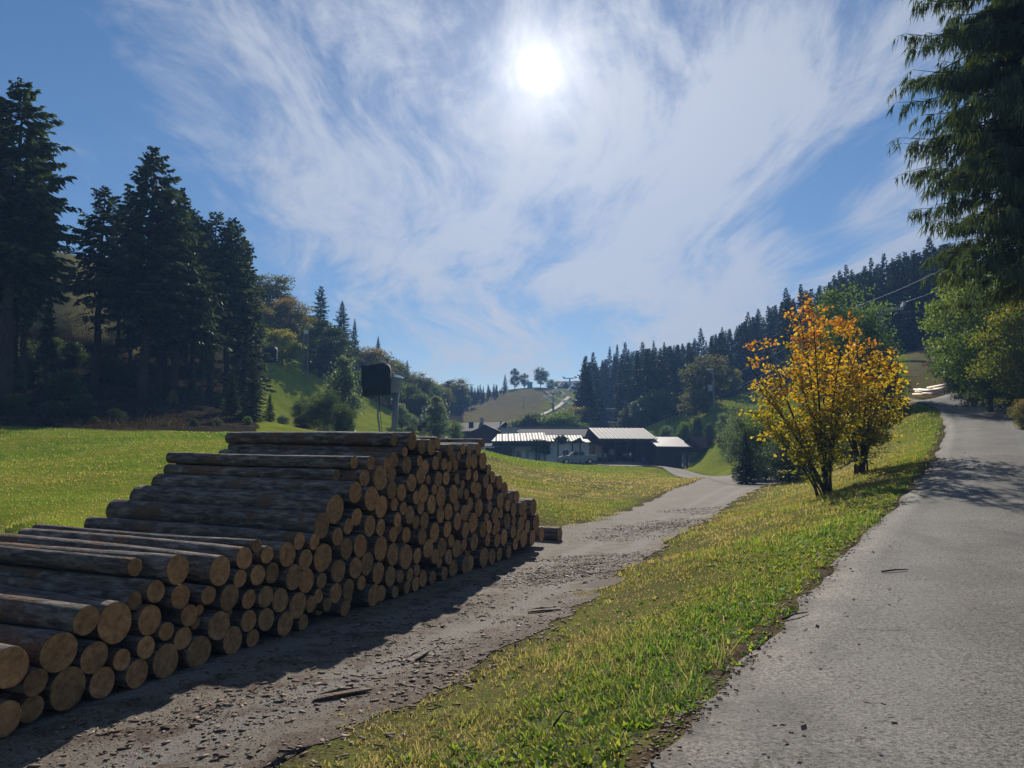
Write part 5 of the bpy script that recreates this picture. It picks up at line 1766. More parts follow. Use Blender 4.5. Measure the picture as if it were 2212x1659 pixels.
def gable_house(name, label, loc, rz, L, Wd, eave, ridge, wall, roof, over=.5, cat="house", windows=(), door=None, band=None, chimney=False):
    """long axis along local x, gables at both x ends"""
    o = tag(empty(name, loc, rz), label, cat)
    hx, hy = L / 2, Wd / 2
    wb = MB()
    prof = [(-hy, -.6), (hy, -.6), (hy, eave), (0, ridge - .12), (-hy, eave)]
    b = len(wb.v)
    wb.v += [(-hx, y, z) for y, z in prof] + [(hx, y, z) for y, z in prof]
    wb.f += [(0, 4, 3, 2, 1), (5, 6, 7, 8, 9)] + [(k, (k + 1) % 5, 5 + (k + 1) % 5, 5 + k) for k in range(5)]
    wb.build("wall", M[wall], o)
    rb = MB()
    sl = (ridge - eave) / hy
    for s in (-1, 1):
        e = s * (hy + over)
        q = [(-hx - over, 0, ridge + .10), (hx + over, 0, ridge + .10), (hx + over, e, eave - sl * over + .10), (-hx - over, e, eave - sl * over + .10)]
        if s > 0:
            q = q[::-1]
        rb.slab(q, .14)
    rf = rb.build("roof", M[roof], o)
    if chimney:
        MB().box(hx * .3, hx * .3 + .6, -.3, .3, ridge - .5, ridge + 1.0).build("chimney", M['conc'], rf)
    for (side, x, z, w_, h_) in windows:     # side 'f' = long front (-y), 'g' = gable at +x
        wbm, fbm = MB(), MB()
        if side == 'f':
            fbm.box(x - w_ / 2 - .08, x + w_ / 2 + .08, -hy - .06, -hy + .02, z - .08, z + h_ + .08)
            wbm.box(x - w_ / 2, x + w_ / 2, -hy - .085, -hy - .062, z, z + h_)
        else:
            fbm.box(hx - .02, hx + .06, x - w_ / 2 - .08, x + w_ / 2 + .08, z - .08, z + h_ + .08)
            wbm.box(hx + .062, hx + .085, x - w_ / 2, x + w_ / 2, z, z + h_)
        fr = fbm.build("window", M['white'], o)
        wbm.build("pane", M['glass'], fr)
    if door:
        x, w_, h_ = door
        dm = MB().box(x - w_ / 2, x + w_ / 2, -hy - .07, -hy + .02, 0, h_).build("door", M['darkwood'], o)
        MB().box(x + w_ * .32, x + w_ * .32 + .06, -hy - .13, -hy - .072, 1.0, 1.15).build("handle", M['chrome'], dm)
    if band:
        MB().box(-hx * band, hx * band, -hy - .12, -hy + .01, .3, 1.3).build("balcony", M['white'], o)
    return o


def zrel(px, py, d, loc):
    return at(px, py, d).z - loc.z


# two dark timber houses at the foot of the ski slope
loc = seat(1018, 152)
gable_house("timber_house", "dark timber house with broad brown roof, left of the pair at the slope foot", loc, R(-24), 13, 8, zrel(1018, 930, 150, loc), zrel(1018, 913, 150, loc), 'darkwood', 'brownroof', .9,
            windows=[('f', -4, 1.4, .9, 1.1), ('f', -1, 1.4, .9, 1.1), ('f', 2, 1.4, .9, 1.1), ('g', 0, 1.6, 1.0, 1.1)], door=(4.6, 1.0, 2.0), chimney=True)
loc = seat(1058, 132)
gable_house("timber_house", "dark timber house whose gable faces the meadow, beside the pale metal roof", loc, R(84), 9, 8.2, zrel(1058, 944, 130, loc), zrel(1058, 921, 130, loc), 'darkwood', 'darkroof', .7,
            windows=[('f', 0, 1.2, .9, 1.0)], door=(2.5, 1.0, 2.0))
gb = bpy.data.objects[max(o.name for o in bpy.data.objects if o.name.startswith("timber_house"))]
MB().box(-4.62, -4.53, -2.4, 1.2, .3, 1.15).build("white_panel", M['white'], gb)

# long hall with dark roof behind the white workshop
loc = seat(1190, 130)
hall = tag(empty("storage_hall", loc, R(2)), "long dark roofed hall standing behind the white workshop", "hall")
zt = zrel(1190, 925, 132, loc)
ze = zt - 1.6
hw = (1268 - 1108) / FPX * 130 / 2
MB().box(-hw, hw, -3.4, 5, -.5, ze).build("wall", M['darkwood'], hall)
MB().slab([(-hw - .4, -4.1, ze - .05), (hw + .4, -4.1, ze - .05), (hw + .4, 1.0, zt), (-hw - .4, 1.0, zt)], .12).slab([(-hw - .4, 1.02, zt), (hw + .4, 1.02, zt), (hw + .4, 5.6, ze), (-hw - .4, 5.6, ze)], .12).build("roof", M['darkroof'], hall)
MB().box(-hw - .42, hw + .42, .92, 1.10, zt + .01, zt + .10).build("ridge_cap", M['galv'], hall)
loc = seat(1099, 127)
an = tag(empty("flat_annex", loc, R(2)), "small pale flat roofed annex between timber house and dark hall", "annex")
za = zrel(1099, 928, 127, loc)
MB().box(-1.3, 1.3, -1.5, 1.5, -.5, za).build("wall", M['greywall'], an)
MB().box(-1.7, 1.7, -1.9, 1.9, za + .003, za + .16).build("roof", M['galv'], an)

# white workshop with stepped metal roof
d0 = 113.0
loc = seat(1165, d0)
ws = tag(empty("white_workshop", loc, R(1.0)), "long low white workshop with stepped cream sheet metal roof", "workshop")


def lx_(px, d=d0):
    return at(px, 1000, d).x - loc.x


ev = zrel(1100, 953, d0, loc)
tp1 = zrel(1100, 934, d0 + 5, loc)
tp2 = zrel(1230, 940, d0 + 4, loc)
x0, x1, x2, x3 = lx_(1062), lx_(1181), lx_(1262), lx_(1277)
MB().box(lx_(1112), x3 - .3, 0, 5.2, -.8, ev - .12).build("white_wall", M['whitepaint'], ws)
MB().box(x0 + .4, lx_(1112) - .003, .05, 5.2, -.8, ev - .12).build("grey_wall", M['greywall'], ws)
MB().slab([(x0, -.6, ev), (x1, -.6, ev + .1), (x1, 5.5, tp1), (x0 + .9, 5.5, tp1 - .25)], .10).build("upper_roof", M['sheetroof'], ws)
MB().slab([(x1 + .003, -.6, ev), (x2, -.6, ev), (x2, 4.5, tp2), (x1 + .003, 4.5, tp2)], .10).build("lower_roof", M['sheetroof'], ws)
MB().slab([(x2 + .003, -.7, ev - .15), (x3, -.7, ev - .15), (x3, 3.0, ev + .4), (x2 + .003, 3.0, ev + .4)], .10).build("porch_roof", M['sheetroof'], ws)
MB().box(x0, x1 - .1, -.72, -.62, ev - .30, ev - .08).build("gutter", M['darkroof'], ws)
# dark lean-to at the left end, along the meadow edge
MB().box(x0 - .8, lx_(1105), -1.2, -.002, -.8, ev - 1.0).build("lean_to", M['darkwood'], ws)
MB().slab([(x0 - 1.1, -1.6, ev - .75), (lx_(1150), -1.6, ev - .75), (lx_(1150), .0, ev - .32), (x0 - 1.1, .0, ev - .32)], .08).build("lean_to_roof", M['darkroof'], ws)
for px, w_, z0_, h_ in [(1120, .75, .9, .9), (1222, .85, .9, 1.0)]:
    fr = MB().box(lx_(px) - w_ / 2 - .1, lx_(px) + w_ / 2 + .1, -.06, .02, z0_ - .1, z0_ + h_ + .1).build("window", M['white'], ws)
    MB().box(lx_(px) - w_ / 2, lx_(px) + w_ / 2, -.085, -.062, z0_, z0_ + h_).build("pane", M['glass'], fr)
for px, w_ in [(1134, 1.1), (1143, 1.1), (1241, .75), (1247, .75)]:
    dr = MB().box(lx_(px) - w_ / 2, lx_(px) + w_ / 2, -.07, .02, -.2, 2.1).build("door", M['whitepaint'], ws)
    MB().box(lx_(px) - w_ / 2 + .06, lx_(px) - w_ / 2 + .1, -.10, -.072, .8, 1.1).build("handle", M['rust'], dr)
# small gable porch over the double door
gx = lx_(1244)
gp = MB().poly([(gx - 1.0, -.9, ev - .25), (gx + 1.0, -.9, ev - .25), (gx + .6, -.9, ev + .55), (gx - 1.0, .3, ev - .25), (gx + 1.0, .3, ev - .25), (gx + .6, .3, ev + .55)],
               [(0, 1, 2), (5, 4, 3), (0, 3, 4, 1), (1, 4, 5, 2), (2, 5, 3, 0)]).build("porch_gable", M['darkroof'], ws)
for px in (1158, 1164, 1176, 1205, 1236, 1253):
    MB().box(lx_(px) - .09, lx_(px) + .09, -.62, -.45, -.5, ev - .32).build("post", M['darkwood'], ws)
# climbing plants on the workshop front
for px, top, wd, lab in [(1162, 951, 1.5, "dark climbing plant hanging on the workshop front, left of the white gap"), (1180, 957, .8, "second, thinner climbing plant on the workshop front"),
                         (1212, 945, 1.4, "dark bush of creeper lying on the workshop roof edge")]:
    x_c, z_t = lx_(px), zrel(px, top, d0, loc)
    rg = np.random.default_rng(px)
    n = 500
    pos = np.stack([x_c + rg.normal(0, wd * .35, n), -.75 + rg.normal(0, .12, n), (rg.uniform(.3, 1, n) ** .6) * z_t if px != 1212 else z_t - .3 + rg.normal(0, .22, n)], 1)
    u = norm(rg.normal(0, 1, (n, 3))) * .28
    v = norm(np.cross(u, rg.normal(0, 1, (n, 3)))) * .12
    V, F = leaf_quads(pos, u, v)
    c = link("creeper", np_mesh("creeper", V, F, M['leaf_dark'], attrs={'tint': ('FACE', rg.uniform(0, .7, n))}))
    c.location = loc
    c.rotation_euler = (0, 0, R(1.0))
    tag(c, lab, "creeper", "climbing plants on the workshop")

# open shed with corrugated roof
d1 = 111.0
loc = seat(1348, d1 + 2)
sh = tag(empty("open_shed", loc, R(7)), "open fronted dark shed with light corrugated roof, full of machines", "shed")
hw = (1404 - 1290) / FPX * d1 / 2
ez = zrel(1348, 947.5, d1, loc)
rz_ = zrel(1348, 924.5, d1 + 6.3, loc)
MB().slab([(-hw - .5, -2.6, ez), (hw + .5, -2.6, ez), (hw + .5, 4.2, rz_), (-hw - .5, 4.2, rz_)], .12).build("roof", M['tileroof'], sh)
MB().slab([(-hw - .5, 4.22, rz_), (hw + .5, 4.22, rz_), (hw + .5, 7.4, ez + .3), (-hw - .5, 7.4, ez + .3)], .12).build("rear_roof", M['darkroof'], sh)
MB().box(-hw, hw, 6.6, 6.8, -.5, ez + .3).build("rear_wall", M['darkwood'], sh)
MB().box(hw - .2, hw, -1.8, 6.598, -.5, ez + .1).build("side_wall", M['darkwood'], sh)
MB().box(hw * .40, hw - .202, -1.6, -1.45, -.5, ez - .2).build("boarded_front", M['darkwood'], sh)
MB().box(-hw - .4, hw + .4, -2.45, -2.25, ez - .42, ez - .17).build("eave_beam", M['darkwood'], sh)
for k in range(5):
    x = -hw + .1 + k * (2 * hw - .2) / 4
    MB().box(x - .1, x + .1, -2.44, -2.26, -.5, ez - .424).build("post", M['darkwood'], sh)
for x0_, x1_ in ((-hw, -hw * .6),):
    MB().box(x0_, x1_, 6.2, 6.5, -.5, ez * .8).build("pale_board", M['machine'], sh)
# things kept in the shed
def put(name, mb, mt, label, cat, loc_, rz=0, group=None, scale=1.0):
    o = mb.build(name, M[mt])
    o.location = loc_
    o.rotation_euler = (0, 0, rz)
    o.scale = (scale,) * 3
    return tag(o, label, cat, group)


def sp(px, dy):
    d = d1 + dy
    x = at(px, 1000, d).x
    return Vector((x, d, H(x, d)))


p = sp(1302, 1)
tr = tag(empty("trailer", p, R(10)), "dusty trailer loaded with crates at the left end of the open shed", "trailer")
MB().box(-1.2, 1.2, -.7, .7, .55, .75).build("bed", M['rust'], tr)
MB().box(-1.1, -.2, -.5, .5, .752, 1.7).box(-.1, .5, -.5, .4, .752, 1.35).box(-1.0, -.3, -.4, .3, 1.702, 2.4).build("load", M['machine'], tr)
for x in (-.7, .7):
    wv = MB().tube([(x, -.85, .35), (x, -.65, .35)], .35, 14).build("wheel", M['tyre'], tr)
p = sp(1322, 2)
mc = tag(empty("cement_mixer", p, R(-15)), "tan drum mixer on a stand in the open shed's middle bay", "mixer")
MB().tube([(0, 0, .8), (0, 0, 1.05), (0, -.1, 1.5), (0, -.2, 1.8)], [.3, .55, .5, .28], 14).build("drum", M['machine'], mc)
MB().tube([(-.6, .3, 0), (0, 0, .8)], .05).tube([(.6, .3, 0), (0, 0, .8)], .05).tube([(0, -.6, 0), (0, 0, .8)], .05).build("stand", M['rust'], mc)
p = sp(1352, 1.5)
tc = tag(empty("small_tractor", p, R(20)), "small old tractor with pale bonnet parked in the open shed", "tractor")
MB().box(-.4, .4, -1.2, .1, .6, 1.15).build("bonnet", M['machine'], tc)
MB().box(-.55, .55, .1, 1.1, .55, .95).box(-.3, .3, .6, 1.0, .952, 1.15).build("body", M['rust'], tc)
for sx_ in (-1, 1):
    MB().tube([(sx_ * .62, .7, .6), (sx_ * .92, .7, .6)], .6, 16).build("wheel", M['tyre'], tc)
    MB().tube([(sx_ * .45, -.9, .35), (sx_ * .65, -.9, .35)], .35, 14).build("wheel", M['tyre'], tc)
    MB().tube([(sx_ * .5, 1.0, .95), (sx_ * .5, 1.0, 2.2)], .04).build("cab_post", M['rust'], tc)
MB().box(-.6, .6, .2, 1.15, 2.2, 2.28).build("canopy", M['machine'], tc)
p = sp(1365, .5)
bn = tag(empty("workbench", p, R(7)), "dark workbench with a white canister on it, right half of the open shed", "workbench")
MB().box(-1.3, 1.3, -.4, .4, .85, .93).build("bench_top", M['darkwood'], bn)
for x in (-1.15, 1.15):
    for y in (-.3, .3):
        MB().box(x - .05, x + .05, y - .05, y + .05, -.1, .848).build("leg", M['darkwood'], bn)
can = tag(empty("canister", p + Vector((-.3, -.1, .93)), 0), "white canister standing on the dark workbench", "canister")
MB().box(-.18, .18, -.14, .14, 0, .42).build("body", M['white'], can)
MB().tube([(.08, 0, .42), (.08, 0, .5)], .05).build("cap", M['rust'], can)
p = sp(1390, -1.2)
bd = tag(empty("blue_barrel", p), "blue barrel against the boarded right end of the open shed", "barrel")
MB().tube([(0, 0, 0), (0, 0, .05), (0, 0, .3), (0, 0, .32), (0, 0, .62), (0, 0, .64), (0, 0, .9), (0, 0, .95)], [.27, .30, .30, .315, .315, .30, .30, .27], 18).build("drum", M['bluepaint'], bd)
MB().tube([(.12, 0, .95), (.12, 0, .98)], .04).build("bung", M['rust'], bd)

# low lean-to shed on the right
loc = seat(1445, 110)
ls = tag(empty("low_shed", loc, R(5)), "low shed with flat pinkish roof on posts, right of the corrugated roof", "shed")
xa, xb, xc = at(1410, 1000, 109).x - loc.x + .15, at(1491, 1000, 109).x - loc.x, at(1464, 1000, 114).x - loc.x
e1, e2 = zrel(1445, 964, 108, loc), zrel(1445, 944, 114, loc)
MB().slab([(xa, -2.2, e1), (xb, -2.2, e1 - .05), (xc + .35, 3.6, e2), (xa, 3.6, e2)], .12).build("roof", M['feltroof'], ls)
MB().box(xa + .1, xb - 1.3, -.9, -.75, -.5, e1 + .12).build("wall", M['darkwood'], ls)
MB().box(xa + .1, xb - 1.0, 2.8, 2.95, -.5, e2 - .5).build("rear_wall", M['darkwood'], ls)
for x in (xb - .75, xb - 1.6):
    MB().box(x - .09, x + .09, -1.95, -1.78, -.5, e1 - .17).build("post", M['darkwood'], ls)
MB().box(xa + .05, xb - .3, -2.0, -1.75, e1 - .34, e1 - .172).build("eave_beam", M['darkwood'], ls)
# dark red roofed store half hidden by the mound
loc = seat(1524, 111)
gable_house("wood_store", "low store with dark rust red roof behind the green mound", loc, R(28), 5.0, 4.2, zrel(1524, 966, 110, loc), zrel(1524, 944, 110, loc), 'darkwood', 'redroof', .4, cat="shed", windows=[('f', 1.6, .8, .7, .6)], door=(-1, 1.0, 1.8))

# pickup in the yard
p = seat(1247, 106)
pk = tag(empty("pickup_truck", p, R(4)), "silver white pickup truck parked in the yard before the workshop", "truck")
prof = [(-2.62, .55), (-2.60, .95), (-2.35, 1.08), (-1.25, 1.18), (-.55, 1.72), (.75, 1.76), (.98, 1.22), (2.60, 1.22), (2.62, .55), (2.1, .45), (1.2, .45), (-1.1, .45), (-2.1, .45)]
MB().prism(prof, -.88, .88).build("body", M['carpaint'], pk)
MB().box(1.05, 2.55, -.80, .80, 1.222, 1.30).build("bed_cover", M['white'], pk)
MB().prism([(-.98, 1.24), (-.50, 1.64), (.02, 1.66), (.02, 1.24)], -.892, -.882).build("window", M['glass'], pk)
MB().prism([(.12, 1.24), (.12, 1.66), (.66, 1.68), (.82, 1.24)], -.892, -.882).build("window", M['glass'], pk)
for x in (-1.62, 1.62):
    for y in (-1, 1):
        a, b = (-.93, -.70) if y < 0 else (.70, .93)
        tw_ = MB().tube([(x, a, .38), (x, b, .38)], .38, 20).build("wheel", M['tyre'], pk)
        MB().tube([(x, y * .94, .38), (x, y * .92, .38)], .21, 14).build("rim", M['chrome'], tw_)
MB().box(-2.66, -2.58, -.82, -.48, .82, .98).build("headlight", M['lampglass'], pk)
MB().box(-2.66, -2.58, .48, .82, .82, .98).build("headlight", M['lampglass'], pk)
MB().box(2.60, 2.66, -.85, -.65, .85, 1.12).build("tail_light", M['redroof'], pk)
MB().box(-2.72, -2.60, -.85, .85, .45, .68).build("bumper", M['galv'], pk)
MB().box(-.82, -.62, -1.06, -.885, 1.18, 1.32).build("wing_mirror", M['carpaint'], pk)

# ------------------------------------------------------------------ snow making gear, posts, masts
def snow_gun(label, px, d, y_top, y_bot, wpx, foot):
    p = at(px, 1000, d)
    g = H(p.x, d)
    zt, zb_ = at(px, y_top, d).z - g, at(px, y_bot, d).z - g
    w_ = wpx / FPX * d
    o = tag(empty("covered_snow_gun", (p.x, d, g), R(-12)), label, "snow gun", "covered snow guns on poles")
    hx = w_ / 2
    rg = np.random.default_rng(int(px))
    # tarpaulin: a slumped bag, subdivided and creased
    n = 9
    V, F = [], []
    lv = np.linspace(0, 1, n)
    ring = 24
    for k, f in enumerate(lv):
        z = zb_ + (zt - zb_) * f
        tap = .86 + .14 * f - (.10 if f == 1 else 0)
        for j in range(ring):
            a = 2 * math.pi * j / ring
            ca, sa = math.cos(a), math.sin(a)
            m_ = max(abs(ca), abs(sa)) ** .75
            fold = 1 + .035 * math.sin(5 * a + 2 * f) + rg.normal(0, .012)
            V.append((hx * tap * fold * ca / m_ + (.10 * (1 - f) if ca > 0 else 0), hx * .75 * tap * fold * sa / m_, z + (.05 * rg.normal() if 0 < k < n - 1 else .07 * ca + rg.normal(0, .02))))
    for k in range(n - 1):
        for j in range(ring):
            j2 = (j + 1) % ring
            F.append((k * ring + j, k * ring + j2, (k + 1) * ring + j2, (k + 1) * ring + j))
    F.append(tuple((n - 1) * ring + j for j in range(ring)))
    F.append(tuple(reversed(range(ring))))
    mb = MB()
    mb.v, mb.f = V, F
    mb.build("tarpaulin", M['tarp'], o, True)
    MB().tube([(foot, 0, -.4), (foot - .1, 0, zb_ * .35), (.12, 0, zb_ * .6), (.15, 0, zb_ + .3)], .055, 8).build("pole", M['pole'], o, True)
    MB().tube([(foot + .2, -.1, -.1), (foot + .12, -.12, zb_ * .3), (.3, -.15, zb_ * .7), (.25, -.1, zb_ + .1)], .018, 5).build("hose", M['tyre'], o)
    return o


snow_gun("snow gun under a dark blue tarpaulin on a thin pole, rising behind the log pile", 810, 46, 790, 854, 60, .35)
snow_gun("snow gun under a dark cover beside the yellow green tree on the left slope", 576, 88, 752, 782, 28, .1)
# leaning grey post with a pale box
d = 47
p = at(846, 1000, d)
g = H(p.x, d)
o = tag(empty("hydrant_post", (p.x, d, g)), "leaning grey post with a pale grey box on top, right of the covered snow gun", "post")
top = at(858, 846, d) - Vector((p.x, d, g))
MB().tube([(0, 0, -.5), (top.x * .9, 0, top.z)], .17, 10).build("post", M['pole'], o, True)
bxp = at(855, 830, d) - Vector((p.x, d, g))
bo = MB().box(-.30, .30, -.22, .22, -.52, .40).build("control_box", M['galv'], o)
bo.location = bxp
bo.rotation_euler = (0, R(8), 0)
lid = MB().prism([(-.36, .40), (.36, .40), (.30, .52), (-.22, .62)], -.28, .28).build("lid", M['chrome'], bo)
# twin poles
d = 74
for k, (px, ty) in enumerate([(906, 896), (916, 878)]):
    p = at(px, 1000, d)
    g = H(p.x, d)
    o = tag(empty("thin_pole", (p.x, d, g)), ["shorter thin pole, left of the twin poles on the meadow slope", "taller thin pole, right of the twin poles on the meadow slope"][k], "pole", "twin poles on the slope")
    zt = at(px, ty, d).z - g
    MB().tube([(0, 0, -.4), (0, 0, zt)], .09, 8).build("shaft", M['pole'], o, True)
    MB().box(-.22, .22, -.12, .12, zt * .38, zt * .38 + .55).build("junction_box", M['darkwood'], o)

# lattice mast in the trees
d = 104
p = at(653, 1000, d)
g = H(p.x, d)
o = tag(empty("lattice_mast", (p.x, d, g), R(20)), "thin steel lattice mast among the trees above the sunny slope", "mast")
zt = at(653, 712, d).z - g
for a in (-.42, .42):
    for b in (-.42, .42):
        MB().tube([(a, b, -.4), (a * .6, b * .6, zt - .6)], .04, 6).build("leg", M['pole'], o)
br = MB()
n = 14
for k in range(n):
    z0_, z1_ = k * (zt - .6) / n, (k + 1) * (zt - .6) / n
    s0_, s1_ = .42 * (1 - .4 * k / n), .42 * (1 - .4 * (k + 1) / n)
    for (ax, ay), (bx_, by_) in (((-1, -1), (1, -1)), ((1, -1), (1, 1)), ((1, 1), (-1, 1)), ((-1, 1), (-1, -1))):
        br.tube([(ax * s0_, ay * s0_, z0_), (bx_ * s1_, by_ * s1_, z1_)], .03, 4, False)
br.build("bracing", M['pole'], o)
MB().box(-.3, .3, -.2, .2, zt - .6, zt - .1).build("floodlight", M['lampglass'], o)

# street lamp before the forest
d = 120
p = at(1546, 1000, d)
g = H(p.x, d)
o = tag(empty("street_lamp", (p.x, d, g)), "tall dark lamp post on the slope before the round olive tree", "lamp post")
zt = at(1546, 800, d).z - g
MB().tube([(0, 0, -.4), (0, 0, zt)], [.13, .08], 8).build("pole", M['pole'], o, True)
MB().tube([(0, 0, zt - .1), (-.5, -.3, zt + .05)], .05, 6).build("arm", M['pole'], o)
MB().box(-1.1, -.1, -.5, -.1, zt + .05, zt + .22).build("lamp_head", M['white'], o)
MB().box(-.9, -.25, -.35, .05, zt - 3.3, zt - 2.3).build("switch_box", M['galv'], o)

# ------------------------------------------------------------------ chair lift
def lift_tower(px, d, y_top, label, height=None, rad=.32, arm=2.6, lean=0.0):
    p = at(px, 1000, d)
    g = H(p.x, d)
    zt = at(px, y_top, d).z - g
    o = tag(empty("lift_tower", (p.x, d, g), R(-20)), label, "lift tower", "towers of the chair lift")
    MB().tube([(-lean, 0, -.5), (-lean * .4, 0, zt * .6), (0, 0, zt)], [rad * 1.3, rad, rad * .7], 12).build("shaft", M['conc'], o, True)
    a = MB().box(-arm, arm, -.16, .16, zt + .002, zt + .32).build("crossarm", M['galv'], o)
    for s in (-1, 1):
        w_ = MB().box(s * arm - .12, s * arm + .12, -1.3, 1.3, zt + .322, zt + .5)
        for q in range(5):
            w_.tube([(s * arm - .16, -1.1 + q * .55, zt + .62), (s * arm + .16, -1.1 + q * .55, zt + .62)], .22, 10)
        w_.build("wheel_bank", M['galv'], a)
    MB().tube([(.36, 0, .2), (.30, 0, zt)], .03, 4).build("ladder", M['galv'], o)
    rot = Matrix.Rotation(R(-20), 3, 'Z')
    base = Vector((p.x, d, g))
    return [base + rot @ Vector((s * arm, 0, zt + .86)) for s in (-1, 1)]


t1 = lift_tower(1918, 95, 672, "pale lift tower with cross arm standing left of the lane bend above the maple", rad=.42, lean=.9)
t2 = lift_tower(1195, 250, 851, "dark lift tower on the scrubby slope beside the pale sloping path", rad=.38)
t3 = lift_tower(1232, 318, 818, "far lift tower at the crest near the top station", rad=.38)
tA = [Vector((52, 62, 28)), Vector((57, 61, 28))]


def cable(a, b, sag, r, label, group):
    n = 26
    pts = [a.lerp(b, k / n) - Vector((0, 0, sag * 4 * (k / n) * (1 - k / n))) for k in range(n + 1)]
    tag(MB().tube(pts, r, 5).build("cable", M['galv'], None, True), label, "cable", group)
    return pts


GC = "cables of the chair lift"
c1 = cable(t1[0], t2[0], 9, .035, "lift cable crossing before the forest, upper of the pair below the skyline", GC)
c2 = cable(t1[1], t2[1], 10, .035, "lift cable crossing before the forest, lower of the pair", GC)
cable(t1[0], tA[0], 1.2, .03, "cable running up right from the pale lift tower, nearer side", GC)
cable(t1[1], tA[1], 1.2, .03, "cable running up right from the pale lift tower, farther side", GC)
c5 = cable(t2[0], t3[0], 2, .05, "lift cable climbing to the crest, left side", GC)
c6 = cable(t2[1], t3[1], 2, .05, "lift cable climbing to the crest, right side", GC)
cable(t1[0] + Vector((0, 0, -1.1)), t2[0] + Vector((0, 0, -1.5)), 11, .03, "thin wire below the lift cables, left of the pale tower", GC)
cable(at(700, 700, 120), at(975, 828, 230), 4, .045, "thin wire slanting down across the left skyline", None)
# white seats of the lift, far off: hanger, bench and back as one small thing each
chair = MB().tube([(0, 0, 0), (0, 0, -1.4)], .06, 5).tube([(0, 0, -1.4), (-.9, 0, -1.5), (-.9, 0, -2.4)], .05, 5).tube([(0, 0, -1.4), (.9, 0, -1.5), (.9, 0, -2.4)], .05, 5)
chair.box(-1.1, 1.1, -.35, .35, -2.5, -2.38).box(-1.1, 1.1, .30, .42, -2.376, -1.8)
cme = chair.mesh("lift_chair", M['white'])
CH = "white seats hanging on the chair lift"
for k, (line, f, lab) in enumerate([(c5, .25, "lowest"), (c5, .45, "second lowest"), (c5, .62, "third lowest"), (c5, .8, "highest")] + [(c6, .2, "lowest"), (c6, .4, "second lowest"), (c6, .6, "third lowest"), (c6, .82, "highest")]):
    o = link("lift_chair", cme)
    o.location = line[0].lerp(line[-1], f)
    o.location.z = line[int(round(f * 26))].z
    o.rotation_euler = (0, 0, R(-15))
    o.scale = (.75, .75, .75)
    tag(o, f"white lift chair before the crest, {lab} on the {'left' if line is c5 else 'right'} cable", "lift chair", CH)
for k, (line, f, lab) in enumerate([(c1, .985, "left"), (c2, .975, "right")]):
    o = link("lift_chair", cme)
    o.location = line[int(round(f * 26))]
    o.rotation_euler = (0, 0, R(-15))
    tag(o, f"white lift chair just below the lift tower on the scrubby slope, {lab} cable", "lift chair", CH)

# pale path up the slope
pth = [at(1090, 926, 172), at(1112, 908, 190), at(1150, 890, 215), at(1195, 866, 248), at(1225, 852, 285)]
pth = [Vector((q.x, q.y, 0)) for q in pth]
L_ = [Vector((q.x, q.y, 0)) for q in pth]
R_ = offset_line(L_, 1.6)
ribbon("hill_path", L_, R_, 80, 3, .15, M['machine'], "narrow pale path climbing diagonally beside the brown slope", skirt=.5)
# top station and hut on the crest
loc = seat(1226, 326)
gable_house("top_station", "low dark station building on the crest above the lift", loc, R(5), 8, 7, zrel(1226, 831, 324, loc), zrel(1226, 823, 324, loc), 'darkwood', 'darkroof', .8, cat="building", windows=[('f', -1, 1, 1.2, 1), ('f', 2, 1, 1.2, 1)])
loc = seat(1256, 326)
gable_house("top_station", "smaller dark building on the crest beside the forest corner", loc, R(-4), 6, 6, zrel(1256, 829, 324, loc), zrel(1256, 822, 324, loc), 'darkwood', 'darkroof', .6, cat="building", windows=[('f', 0, 1, 1.0, 1)])
loc = seat(1145, 322)
tl = tag(empty("turquoise_kiosk", loc, R(6)), "tiny turquoise kiosk between the crest trees", "kiosk")
MB().box(-1.0, 1.0, -.8, .8, -.3, 2.2).build("wall", M['teal'], tl)
MB().box(-1.2, 1.2, -1.0, 1.0, 2.202, 2.35).build("roof", M['galv'], tl)
p = seat(1132, 258)
sg = tag(empty("snow_lance", p), "small white snow lance standing on the brown ski slope", "snow lance")
MB().tube([(0, 0, -.2), (0, 0, 2.6)], .08, 6).build("pole", M['galv'], sg)
MB().box(-.45, .45, -.3, .3, 2.6, 3.2).build("head", M['white'], sg)

# fence along the meadow top on the right
fp = [at(1440, 905, 134), at(1500, 888, 136), at(1560, 868, 138), at(1618, 846, 142)]
fn = tag(empty("pasture_fence", (fp[0].x, fp[0].y, H(fp[0].x, fp[0].y))), "dark wooden pasture fence along the top of the right hand meadow", "fence")
fl = spline([Vector((q.x, q.y, H(q.x, q.y))) for q in fp], 25)
o0 = np.array(fn.location)
for q in fl:
    q[2] = H(q[0], q[1])
for k in range(25):
    b = fl[k] - o0
    MB().box(b[0] - .07, b[0] + .07, b[1] - .07, b[1] + .07, b[2] - .3, b[2] + 1.2).build("post", M['darkwood'], fn)
for hgt in (.45, 1.0):
    MB().tube([tuple(q - o0 + np.array([0, -.09, hgt])) for q in fl], .05, 4).build("rail", M['darkwood'], fn)

